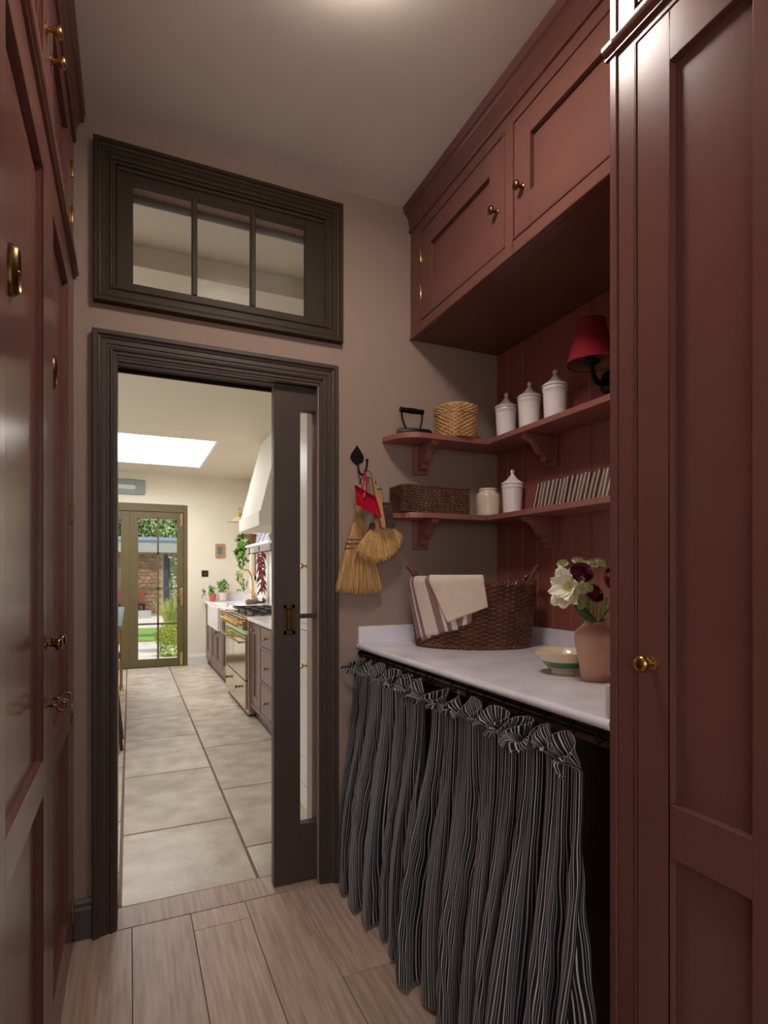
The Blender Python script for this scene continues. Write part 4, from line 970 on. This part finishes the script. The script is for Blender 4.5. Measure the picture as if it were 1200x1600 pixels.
# ================================================================== KITCHEN UNITS (right-hand run)
XC = 1.005; TK = lambda u, v, d: (XC - d, u, v)
def cup(name, label, y0, y1, items, top=.878):
    t = thing(name, label, 'cabinet', ((XC + KX) / 2, (y0 + y1) / 2, 0))
    MB().box(XC + .02, KX - .002, y0 + .001, y1 - .001, .10, top).build('carcass', MAUVE, t)
    MB().box(XC + .05, KX - .002, y0 + .001, y1 - .001, 0, .10).build('plinth', MAUVE, t)
    b = MB(); ends = sorted([q for it in items for q in (it[1], it[2])])
    us = [y0 + .001]
    colsx = sorted(set((it[1], it[2]) for it in items))
    prev = y0 + .001
    for a, c in colsx: b.box(prev, a - .005, .105, .878, -.02, .003, TK); prev = c + .005
    b.box(prev, y1 - .001, .105, .878, -.02, .003, TK)
    for a, c in colsx:
        vv = sorted([(it[3], it[4]) for it in items if (it[1], it[2]) == (a, c)]); lo = .105
        for p, q in vv: b.box(a - .005, c + .005, lo, p - .005, -.02, .003, TK); lo = q + .005
        b.box(a - .005, c + .005, lo, .878, -.02, .003, TK)
    if top < .8: b.v = [(x, y, min(z, .612)) for x, y, z in b.v]
    b.build('face_frame', MAUVE, t, bevel=.002)
    for kind, a, c, p, q, ky, kz in items:
        if kind == 'door': o = shaker(t, TK, a, c, p, q, .07, .07, [(p + .08, q - .09)], MAUVE, rec=.012)
        else: o = MB().box(a, c, p, q, -.02, 0, TK).build('drawer', MAUVE, t, bevel=.002)
        if kz: knob(o, (XC, ky, kz), (-1, 0, 0), BRASS, 1.0)
    return t
cup('base_cabinet', 'mauve brown base cabinet with one door in the kitchen corner', 8.0, 8.545, [('door', 8.06, 8.48, .14, .86, 8.12, .80)])
cup('sink_cabinet', 'mauve brown cabinet with a pair of doors under the white sink', 7.0, 7.999, [('door', 7.06, 7.498, .14, .60, 7.45, .55), ('door', 7.502, 7.94, .14, .60, 7.55, .55)], .612)
cup('base_cabinet', 'mauve brown base cabinet between sink and range', 6.42, 6.999, [('door', 6.48, 6.94, .14, .86, 6.88, .80)])
cup('drawer_cabinet', 'mauve brown cabinet with a door and three drawers nearest the sliding door', 4.12, 5.225, [('door', 4.86, 5.16, .14, .86, 5.07, .80), ('drawer', 4.20, 4.80, .70, .855, 4.55, .78), ('drawer', 4.20, 4.80, .41, .67, 4.55, .54), ('drawer', 4.20, 4.80, .14, .38, 4.55, .26)])
wk = thing('kitchen_worktop', 'white marble kitchen worktop running up to the range', 'worktop', (1.3, 7.4, .88))
m = MB(); m.box(.972, KX - .002, 8.0, 8.548, .88, .912).box(1.25, KX - .002, 7.0, 8.0, .88, .912).box(.972, KX - .002, 6.42, 7.0, .88, .912); m.build('slab', MARBLE, wk, bevel=.006)
MB().box(1.0, KX - .002, YF - .021, YF - .001, .912, 1.0).build('upstand', MARBLE, wk)
wk2 = thing('kitchen_worktop', 'grey marble kitchen worktop above the drawer cabinet', 'worktop', (1.3, 4.7, .88))
MB().box(.972, KX - .002, 4.12, 5.225, .88, .912).build('slab', MARBLE, wk2, bevel=.006)
sk = thing('butler_sink', 'white fireclay butler sink with a deep front', 'sink', (1.1, 7.5, .62))
m = MB(); m.box(.955, .99, 7.03, 7.97, .615, .905).box(1.21, 1.245, 7.03, 7.97, .615, .905).box(.99, 1.21, 7.03, 7.065, .615, .905).box(.99, 1.21, 7.935, 7.97, .615, .905).box(.99, 1.21, 7.065, 7.935, .615, .66); m.build('basin', WHITEG, sk, bevel=.008)
# range cooker
rg = thing('range_cooker', 'nickel and brass range cooker with twin oven rails', 'cooker', (1.25, 5.82, 0))
ry0, ry1, rx = 5.235, 6.410, .955
MB().box(rx + .03, KX - .002, ry0, ry1, .02, .88).build('body', STEEL, rg, bevel=.004)
MB().box(rx + .035, KX - .01, ry0 + .01, ry1 - .01, .0, .02).build('foot_plinth', HOB, rg)
TG = lambda u, v, d: (rx + .03 - d, u, v)
ymid = 5.90
for nm, a, c, p, q, mm in (('oven_door', ry0 + .012, ymid - .006, .33, .735, STEEL), ('oven_door', ymid + .006, ry1 - .012, .33, .735, STEEL), ('warming_drawer', ry0 + .012, ymid - .006, .06, .32, STEEL), ('warming_drawer', ymid + .006, ry1 - .012, .06, .32, STEEL)):
    o = MB().box(a, c, p, q, 0, .026, TG).build(nm, mm, rg, bevel=.004)
    if nm == 'oven_door':
        MB().tube([(rx - .045, a + .03, q - .06), (rx - .045, c - .03, q - .06)], .011, 10).build('rail', BRASSB, o, smooth=True)
        for y in (a + .05, c - .05): MB().tube([(rx + .006, y, q - .06), (rx - .045, y, q - .06)], .008, 8).build('rail_post', BRASSB, o, smooth=True)
    else:
        knob(o, (rx + .004, (a + c) / 2, .22), (-1, 0, 0), BRASSD, 1.1)
MB().box(ry0 + .012, ry1 - .012, .745, .785, 0, .03, TG).build('vent_strip', WHITEG, rg, bevel=.003)
pn = MB().box(ry0 + .006, ry1 - .006, .79, .875, 0, .05, TG).build('control_panel', STEEL, rg, bevel=.004)
for k in range(9): knob(pn, (rx - .018, ry0 + .12 + k * .115, .832), (-1, 0, 0), BRASSB, 1.5, 'control_knob')
MB().tube([(rx - .055, ry0 + .02, .885), (rx - .055, ry1 - .02, .885)], .012, 10).build('towel_rail', BRASSB, rg, smooth=True)
for y in (ry0 + .04, ry1 - .04): MB().tube([(rx, y, .885), (rx - .055, y, .885)], .009, 8).build('rail_post', BRASSB, rg, smooth=True)
MB().box(rx + .0, KX - .002, ry0 - .004, ry1 + .004, .88, .915).build('hob_top', STEEL, rg, bevel=.005)
for k in range(3):
    a = ry0 + .04 + k * .38; m = MB(); m.box(1.03, 1.56, a, a + .012, .93, .95).box(1.03, 1.56, a + .323, a + .335, .93, .95)
    for j in range(5): m.box(1.03 + j * .13, 1.042 + j * .13, a, a + .335, .93, .95)
    m.box(1.03, 1.05, a, a + .02, .915, .93).box(1.54, 1.56, a + .31, a + .33, .915, .93); m.build('pan_support', HOB, rg, bevel=.003)
# cooker hood
hd = thing('cooker_hood', 'white plaster canopy hood tapering to the ceiling over the range', 'hood', (1.35, 5.6, 1.737))
hy0, hy1, hx = 5.09, 6.10, 1.05
MB().box(hx, KX - .002, hy0, hy1, 1.737, 1.865).build('band', HOODP, hd, bevel=.004)
P = [(hx + .015, hy0 + .01, 1.865), (hx + .015, hy1 - .01, 1.865), (KX - .002, hy1 - .01, 1.865), (KX - .002, hy0 + .01, 1.865), (1.28, hy0 + .06, KZ - .001), (1.28, hy1 - .02, KZ - .001), (KX - .002, hy1 - .02, KZ - .001), (KX - .002, hy0 + .06, KZ - .001)]
MB().add(P, [(0, 1, 2, 3), (4, 5, 6, 7), (0, 1, 5, 4), (1, 2, 6, 5), (2, 3, 7, 6), (3, 0, 4, 7)]).build('canopy', HOODP, hd, bevel=.003)
# tall pale cupboard seen through the sliding door's glass
XP = .90; TP = lambda u, v, d: (XP - d, u, v)
pc = thing('pantry_cupboard', 'pale grey tall kitchen cupboard with brass knobs behind the glass door', 'cupboard', (1.25, 3.3, 0))
MB().box(XP + .022, KX - .002, 2.56, 3.80, 0, 2.62).build('carcass', PALEC, pc)
m = MB()
for a, c in ((2.56, 2.60), (2.955, 3.0), (3.76, 3.80)): m.box(a, c, .0, 2.62, -.022, 0, TP)
for a, c in ((2.60, 2.955), (3.0, 3.76)): m.box(a, c, 0, .16, -.022, .0, TP).box(a, c, .985, 1.02, -.022, 0, TP).box(a, c, 2.56, 2.62, -.022, 0, TP)
m.build('face_frame', PALEC, pc, bevel=.002)
MB().box(2.56, 3.80, 0, .11, 0, .012, TP).build('skirting', PALEC, pc, bevel=.003)
for a, c, ky in ((2.603, 2.952, 2.64), (3.003, 3.757, 3.07)):
    for p, q, kz in ((.163, .982, .79), (1.023, 2.557, 1.345)):
        o = shaker(pc, TP, a, c, p, q, .09, .09, [(p + .09, q - .32)], PALEC, rec=.014); knob(o, (XP, ky, kz), (-1, 0, 0), BRASSB, 1.1)

# ---- shelf, tiles and hanging things on the kitchen's right wall
sp = struct('trim_5', MB().box(KX - .008, KX - .0005, 6.42, 8.545, .912, 1.66), TILEW, 'white splashback behind the sink')
ks = thing('kitchen_shelf', 'white marble kitchen shelf with a hanging rail above the sink', 'shelf', (1.5, 7.2, 1.66))
MB().box(1.44, KX - .009, 6.45, 8.05, 1.655, 1.69).build('shelf_board', MARBLE, ks, bevel=.004)
MB().tube([(1.50, 6.5, 1.575), (1.50, 8.0, 1.575)], .008, 8).build('rail', IRON, ks, smooth=True)
for y in (6.6, 7.25, 7.9): MB().tube([(1.50, y, 1.575), (1.50, y, 1.655)], .006, 6).build('rail_hanger', IRON, ks)
def at3(qx, qy, X): return atx(300 + qx * 130 / 1200, 800 + qy * 130 / 1200, X)
def leafcloud(mb, c, rx_, ry_, rz_, n, size, rng, shell=.55):
    for _ in range(n):
        d = Vector((rng.gauss(0, 1), rng.gauss(0, 1), rng.gauss(0, 1))).normalized(); q = shell + (1 - shell) * rng.random()
        p = Vector((c[0] + d.x * rx_ * q, c[1] + d.y * ry_ * q, c[2] + d.z * rz_ * q))
        nn = (d + Vector((rng.uniform(-.8, .8), rng.uniform(-.8, .8), rng.uniform(-.4, .9)))).normalized(); u = nn.orthogonal().normalized(); v = nn.cross(u)
        a = rng.uniform(0, 2 * PI); e = u * cos(a) + v * sin(a); f = nn.cross(e); s = size * rng.uniform(.7, 1.25)
        mb.add([p - e * s, p + f * s * .55 + nn * s * .1, p + e * s, p - f * s * .55 + nn * s * .1], [(0, 1, 2, 3)])
rl_ = random.Random(40)
# trailing plant
tp = thing('trailing_plant', 'trailing green plant spilling from a pot on the kitchen shelf', 'plant', (1.50, 7.92, 1.69))
MB().lathe([(0, 0), (.06, 0), (.08, .14), (.085, .14), (.085, .16), (.075, .16), (.07, .13), (0, .13)], (1.52, 7.93, 1.691), 20).build('pot', mat('brown_pot', (110, 74, 48), .6), tp, smooth=True)
m = MB(); leafcloud(m, (1.43, 7.98, 1.73), .10, .13, .13, 60, .055, rl_); leafcloud(m, (1.38, 7.98, 1.58), .06, .10, .10, 40, .05, rl_)
for k in range(60):
    q = k / 60; m2 = (1.40 + .03 * sin(9 * q) + rl_.uniform(-.05, .05), 7.95 + rl_.uniform(-.10, .10), 1.62 - .56 * q); leafcloud(m, m2, .02, .02, .02, 1, .042, rl_)
m.build('leaves', LEAF, tp, kind='stuff')
m = MB()
for k in range(5): m.tube(bez([(1.50, 7.93, 1.83), (1.42, 7.95 + .03 * k, 1.80), (1.39 + .02 * k, 7.92 + .03 * k, 1.4), (1.41, 7.9 + .03 * k, 1.08 + .06 * k)], 10), .003, 5)
m.build('vines', STEM, tp, kind='stuff')
# pots at the window end
p1 = thing('potted_herb', 'small leafy herb in a terracotta pot on the kitchen worktop', 'plant', (1.075, 8.40, .912))
MB().lathe([(0, 0), (.036, 0), (.05, .085), (.054, .085), (.054, .105), (.048, .105), (.045, .09), (0, .09)], (1.075, 8.40, .9125), 20).build('pot', TERRA, p1, smooth=True)
m = MB(); leafcloud(m, (1.06, 8.40, 1.075), .06, .07, .07, 70, .024, rl_, .2); leafcloud(m, (.96, 8.42, 1.03), .04, .03, .09, 14, .026, rl_, .2); m.build('leaves', LEAF, p1, kind='stuff')
p2 = thing('potted_herb', 'bushy green herb in a white clay pot with saucer on the kitchen worktop', 'plant', (1.22, 8.42, .912))
MB().lathe([(0, .008), (.052, .008), (.068, .10), (.072, .10), (.072, .118), (.066, .118), (.06, .10), (0, .10)], (1.22, 8.42, .9125), 20).build('pot', POTW, p2, smooth=True)
MB().lathe([(0, 0), (.062, 0), (.082, .018), (.078, .018), (.06, .006), (0, .006)], (1.22, 8.42, .9125), 20).build('saucer', POTW, p2, smooth=True)
m = MB(); leafcloud(m, (1.22, 8.42, 1.13), .085, .085, .10, 150, .026, rl_, .2); m.build('leaves', LEAF, p2, kind='stuff')
# picture, switch, wall light on the far wall
pf = thing('picture_frame', 'small picture in a carved wooden frame on the cream wall', 'picture', (1.2, YF, 1.64))
m = MB(); m.box(1.132, 1.169, YF - .02, YF - .001, 1.54, 1.738).box(1.231, 1.268, YF - .02, YF - .001, 1.54, 1.738).box(1.169, 1.231, YF - .02, YF - .001, 1.54, 1.59).box(1.169, 1.231, YF - .02, YF - .001, 1.69, 1.738); m.build('frame', FRAMEP, pf, bevel=.005)
MB().box(1.169, 1.231, YF - .008, YF - .001, 1.59, 1.69).build('painting', PICT, pf)
sw = thing('light_switch', 'square dark bronze switch plate on the cream wall', 'switch', (.988, YF, 1.306))
o = MB().box(.942, 1.035, YF - .006, YF - .0005, 1.260, 1.353).build('plate', SWITCH, sw, bevel=.002); MB().ball((.988, YF - .010, 1.306), .008, 8, 6).build('toggle', BRASSD, o)
kl = thing('kitchen_wall_light', 'cream cone shade wall light on a brass swan neck', 'lamp', (1.35, YF, 2.0))
lp_ = at(372, 815, 8.22)
MB().lathe([(.012, .075), (.10, .012), (.155, -.008), (.150, -.008), (.09, .012), (.012, .070)], (lp_.x, lp_.y, lp_.z), 28, cap=False).build('shade', mat('cream_opal', (238, 216, 174), .4), kl, smooth=True)
MB().lathe([(0, 0), (.014, 0), (.022, .02), (.016, .05), (.008, .07), (0, .07)], (lp_.x, lp_.y, lp_.z + .065), 16).build('gallery', BRASSB, kl, smooth=True)
MB().tube(bez([(lp_.x, lp_.y, lp_.z + .13), (lp_.x, lp_.y, lp_.z + .24), (lp_.x + .09, lp_.y + .1, lp_.z + .24), (lp_.x + .10, YF - .03, lp_.z + .12), (lp_.x + .10, YF - .001, lp_.z + .12)], 14), .008, 8).build('arm', BRASSB, kl, smooth=True)
MB().lathe([(0, 0), (.04, 0), (.036, .012), (0, .016)], (lp_.x + .10, YF - .001, lp_.z + .12), 18, (0, -1, 0)).build('wall_rose', BRASSB, kl, smooth=True)
# tap
tpn = thing('bridge_tap', 'tall brass swan neck tap behind the white sink', 'tap', (1.33, 7.5, .912))
m = MB().tube(bez([(1.47, 7.46, .912), (1.47, 7.46, 1.25), (1.47, 7.46, 1.42), (1.29, 7.46, 1.42), (1.29, 7.46, 1.20)], 18), .011, 10).build('spout', BRASSB, tpn, smooth=True)
for y in (7.38, 7.54):
    MB().lathe([(0, 0), (.025, 0), (.022, .015), (.012, .03), (.012, .12), (.018, .13), (.012, .15), (0, .152)], (1.47, y, .912), 14).build('pillar', BRASSB, tpn, smooth=True)
    MB().tube([(1.47, y - .035, 1.035), (1.47, y + .035, 1.035)], .007, 8).build('cross_handle', BRASSB, tpn)
MB().tube([(1.47, 7.38, .99), (1.47, 7.54, .99)], .010, 8).build('bridge', BRASSB, tpn)
# things hanging from the shelf rail
def cloth(name, label, mm, X, y0, y1, z0, z1, seed):
    r = random.Random(seed); t = thing(name, label, 'cloth', (X, (y0 + y1) / 2, z1)); a = r.uniform(0, 6)
    MB().grid(lambda u, v: Vector((X - .012 * sin(14 * u + a) * (.3 + .7 * v), y0 + (y1 - y0) * (u * (.35 + .65 * v) + .32 * (1 - v)), z1 + (z0 - z1) * v)), 24, 10).build('cloth', mm, t, smooth=True, thick=.004)
cloth('hanging_towel', 'cream linen cloth hanging from the kitchen rail beside the plant', LINEN, 1.485, 7.60, 7.78, 1.05, 1.572, 1)
cloth('hanging_apron', 'white cotton cloth hanging from the kitchen rail beside the chillies', mat('white_cotton', (236, 230, 222), .9), 1.50, 7.10, 7.32, .96, 1.572, 2)
def spoon(label, X, y, z1, L, bowl_r, mm):
    t = thing('hanging_spoon', label, 'utensil', (X, y, z1)); MB().tube([(X, y, z1), (X, y, z1 - L)], .006, 8).build('handle', mm, t, smooth=True)
    MB().ball((X, y, z1 - L - bowl_r * .8), bowl_r, 14, 10, (.35, .75, 1)).build('bowl', mm, t, smooth=True)
spoon('pale wooden spoon hanging from the kitchen rail', 1.455, 7.38, 1.56, .24, .03, WOOD)
spoon('black ladle hanging low from the kitchen rail', 1.440, 7.20, 1.56, .28, .036, IRON)
ch = thing('chilli_string', 'string of dried dark red chillies hanging beside the sliding door edge', 'chillies', (1.40, 6.62, 1.56)); m = MB(); rr = random.Random(9)
MB().tube([(1.40, 6.62, 1.57), (1.40, 6.62, 1.10)], .003, 5).build('cord', LEATHER, ch)
for k in range(70):
    z = 1.56 - .46 * (k / 70); a = rr.uniform(0, 2 * PI); d = Vector((cos(a) * .7, sin(a), 0)); L = rr.uniform(.06, .10)
    m.tube(bez([(1.40, 6.62, z), Vector((1.40, 6.62, z)) + d * L * .8, Vector((1.40, 6.62, z - L * .9)) + d * L * .95], 4), [.004, .010, .009, .006, .0015], 6)
m.build('pods', CHILLI, ch, smooth=True, kind='stuff')
for k, (qx, zz, rr_) in enumerate(((820, .915, .040), (880, .915, .036), (940, .915, .044), (1010, .915, .042))):
    u = (300 + qx * 130 / 1200 - 600) / FPX; d = FW + RT * u; X = 1.345 + .075 * k; y = X * d.y / d.x
    t = thing('globe_artichoke', 'green brown globe artichoke in the group beside the hob', 'vegetable', (X, y, .913), 'artichokes beside the hob')
    m = MB()
    m.ball((X, y, .913 + rr_ * .9), rr_ * .8, 14, 10)
    for j in range(5):
        for i in range(9):
            a = 2 * PI * i / 9 + j * .35; b = .35 + j * .45; c = Vector((X, y, .913 + rr_ * .9)); d1 = Vector((cos(a) * sin(b), sin(a) * sin(b), -cos(b))); d2 = Vector((cos(a) * sin(b + .75), sin(a) * sin(b + .75), -cos(b + .75))); s = Vector((-sin(a), cos(a), 0)) * rr_ * .36
            m.add([c + d1 * rr_ * .82, c + d1.lerp(d2, .5) * rr_ * 1.05 + s, c + d2 * rr_ * 1.10, c + d1.lerp(d2, .5) * rr_ * 1.05 - s], [(0, 1, 2, 3)])
    m.build('bracts', GLOBE, t, smooth=False)
for k, y in enumerate((7.62, 7.36, 7.1)):
    t = thing('display_plate', ('blue and white patterned plate on the shelf next to the trailing plant', 'blue and white patterned plate standing between two like it on the kitchen shelf', 'blue and white patterned plate on the shelf next to the wooden board')[k], 'plate', (1.58, y, 1.691), 'plates on the kitchen shelf')
    MB().lathe([(0, 0), (.06, 0), (.105, .014), (.103, .018), (.06, .006), (0, .006)], (1.585, y, 1.80), 24, (-1, 0, .18)).build('plate', PLATEB, t, smooth=True)
t = thing('wooden_board', 'brown wooden board leaning on the kitchen shelf', 'board', (1.57, 6.75, 1.691)); MB().box(1.575, 1.59, 6.62, 6.88, 1.691, 1.86).build('board', WOOD, t, bevel=.01)
# island and stool
il = thing('kitchen_island', 'kitchen island with dark stone top and brass corner post', 'island', (-.55, 5.8, 0))
MB().box(-1.15, -.056, 4.47, 7.07, .895, .93).build('stone_top', SLATE, il, bevel=.004)
MB().box(-1.1, -.36, 4.9, 7.0, .0, .895).build('cabinet_body', MAUVE, il, bevel=.003)
for y in (4.53, 7.0):
    MB().lathe([(0, 0), (.022, 0), (.022, .05), (.016, .07), (.016, .78), (.022, .80), (.022, .895), (0, .895)], (-.09, y, 0), 14).build('brass_post', BRASSB, il, smooth=True)
st = thing('bar_stool', 'dark wooden bar stool pushed under the island', 'stool', (-.2, 4.8, 0))
MB().lathe([(0, .66), (.17, .66), (.18, .675), (.17, .70), (0, .705)], (-.23, 4.78, 0), 28).build('seat', DARKS, st, smooth=True)
for sx in (-1, 1):
    for sy in (-1, 1): MB().tube([(-.23 + .11 * sx, 4.78 + .11 * sy, .665), (-.23 + .17 * sx, 4.78 + .16 * sy, 0)], .016, 10).build('leg', DARKS, st, smooth=True)
for z in (.18, .32):
    for sx in (-1, 1): o_ = .165 - z * .09; MB().tube([(-.23 + o_ * sx, 4.78 - o_, z), (-.23 + o_ * sx, 4.78 + o_, z)], .009, 8).build('stretcher', DARKS, st)

# ================================================================== GARDEN
struct('floor_garden', MB().box(-9, 9, 8.66, 40, -.16, -.06), PATIO, 'pale stone patio of the garden')
lw = MB().box(-8, 8, 12.4, 15.4, -.06, -.045).build('lawn', GRASS); tag(lw, 'strip of mown green lawn beyond the patio', 'lawn'); lw['kind'] = 'stuff'
gb = thing('garden_building', 'low flat roofed brick garden building beyond the lawn', 'building', (0, 21, -.06))
gy = 20.0
MB().box(-6, 1.02, gy, gy + 4, -.06, 2.0).build('wall', MORTAR, gb); MB().box(1.02, 6, gy + .3, gy + 4, -.06, 2.0).build('wall', ANTHR, gb)
bm_ = None
for r_ in range(16):
    for c_ in range(9):
        x0 = -.58 + c_ * .19 + (.095 if r_ % 2 else 0)
        if x0 + .18 > 1.02: continue
        z0 = .05 + r_ * .12
        if bm_ is None:
            bm_ = MB().box(-.089, .089, -.012, .012, -.052, .052).build('brick', BRICK, gb); o = bm_
        else: o = bm_.copy(); COL.objects.link(o); o.parent = gb
        o.location = Vector((x0 + .09, gy - .006, z0 + .052)) - Vector(LOC[gb]); 
bm_.data.transform(Matrix.Translation(Vector(LOC[gb])))
MB().box(-6.2, 6.2, gy - .35, gy + 4.2, 2.0, 2.38).build('fascia', ROOFM, gb); MB().box(-6.25, 6.25, gy - .4, gy + 4.2, 2.38, 2.48).build('roof_edge', ROOFB, gb)
MB().box(1.02, 1.17, gy - .02, gy + .3, -.06, 2.0).build('door_post', ANTHR, gb)
MB().grid(lambda u, v: Vector((1.2 + u * 1.2, gy + .2 + .04 * sin(u * 40), 2.0 - v * 2.0)), 60, 4).build('drape', SAGE, gb, smooth=True)
MB().box(-1.6, .6, gy - 1.1, gy - .6, -.06, .16).build('step', ROOFM, gb)
bn = thing('garden_bench', 'garden bench with red slatted cushions before the brick wall', 'bench', (-.2, gy - .35, -.06))
MB().box(-.75, .45, gy - .55, gy - .1, .30, .36).build('seat', DARKS, bn); 
for x in (-.7, .4): MB().box(x - .03, x + .03, gy - .5, gy - .15, .16, .30).build('leg', DARKS, bn)
for k in range(9): MB().box(-.72 + k * .13, -.63 + k * .13, gy - .2, gy - .12, .36, .78).build('back_slat', BENCHR, bn)
rg_ = random.Random(77)
def bush(label, c, rx_, rz_, n, size, mm, name='round_bush'):
    t = thing(name, label, 'bush', (c[0], c[1], -.06)); m = MB(); leafcloud(m, (c[0], c[1], c[2]), rx_, rx_, rz_, n, size, rg_, .6); m.build('leaves', mm, t, kind='stuff')
    MB().tube([(c[0], c[1], -.06), (c[0], c[1], c[2])], .02, 6).build('trunk', BARK, t)
bush('round clipped lime green bush on the patio', (.66, 10.75, .22), .29, .27, 2600, .018, LEAFY)
bush('low silver green bush at the foot of the round bush', (.62, 10.1, .03), .22, .10, 400, .03, TREEB, 'low_bush')
t = thing('ornamental_grass', 'tuft of pale feathery grass behind the round bush', 'grass', (.82, 13.2, -.05)); m = MB()
for k in range(260):
    a = rg_.uniform(0, 2 * PI); q = rg_.uniform(0, .45); b = Vector((.82, 13.2, -.05)); m.tube([b, b + Vector((cos(a) * q * .5, sin(a) * q * .5, .5)), b + Vector((cos(a) * q, sin(a) * q, rg_.uniform(.6, .85)))], [.006, .005, .002], 3, caps=False)
m.build('blades', mat('feather_grass', (206, 200, 120), .8), t, kind='stuff')
t = thing('flowering_stems', 'tall stems of small white flowers in the garden', 'plant', (.95, 12.0, -.06)); m = MB(); m2 = MB()
for k in range(14):
    x = .78 + rg_.uniform(-.12, .45); z = rg_.uniform(.8, 1.75); m.tube([(x, 12 + rg_.uniform(-.2, .2), -.06), (x + rg_.uniform(-.1, .1), 12, z)], .006, 4); leafcloud(m2, (x, 12, z), .05, .05, .12, 8, .028, rg_, .2)
m.build('stems', STEM, t, kind='stuff'); m2.build('flowers', mat('white_flower', (246, 240, 214), .7), t, kind='stuff')
t = thing('allium', 'round purple allium flower on a thin stem', 'flower', (.86, 11.6, -.06)); MB().tube([(.86, 11.6, -.06), (.86, 11.6, .6)], .006, 5).build('stem', STEM, t)
m = MB(); leafcloud(m, (.86, 11.6, .62), .05, .05, .05, 90, .02, rg_, .5); m.build('flower_head', PURPLE, t, kind='stuff')
for k, (x, y, h, r_, mm, lb) in enumerate(((-3.2, 27, 3.8, 2.6, TREEA, 'broad dark green tree behind the garden building roof'), (-.4, 28, 3.6, 2.4, TREEA, 'dense mid green tree standing behind the brick building'), (1.7, 26.5, 3.5, 2.2, TREEB, 'pale green airy tree behind the garden building'), (4.6, 28, 4.0, 2.8, TREEA, 'dark tree behind the drape end of the garden building'))):
    t = thing('garden_tree', lb, 'tree', (x, y, -.06)); m = MB(); leafcloud(m, (x, y, h), r_, r_, r_ * 1.05, 6000, .085, rg_, .3); m.build('crown', mm, t, kind='stuff')
    MB().tube([(x, y, -.06), (x + .1, y, h)], [.22, .12], 8).build('trunk', BARK, t)
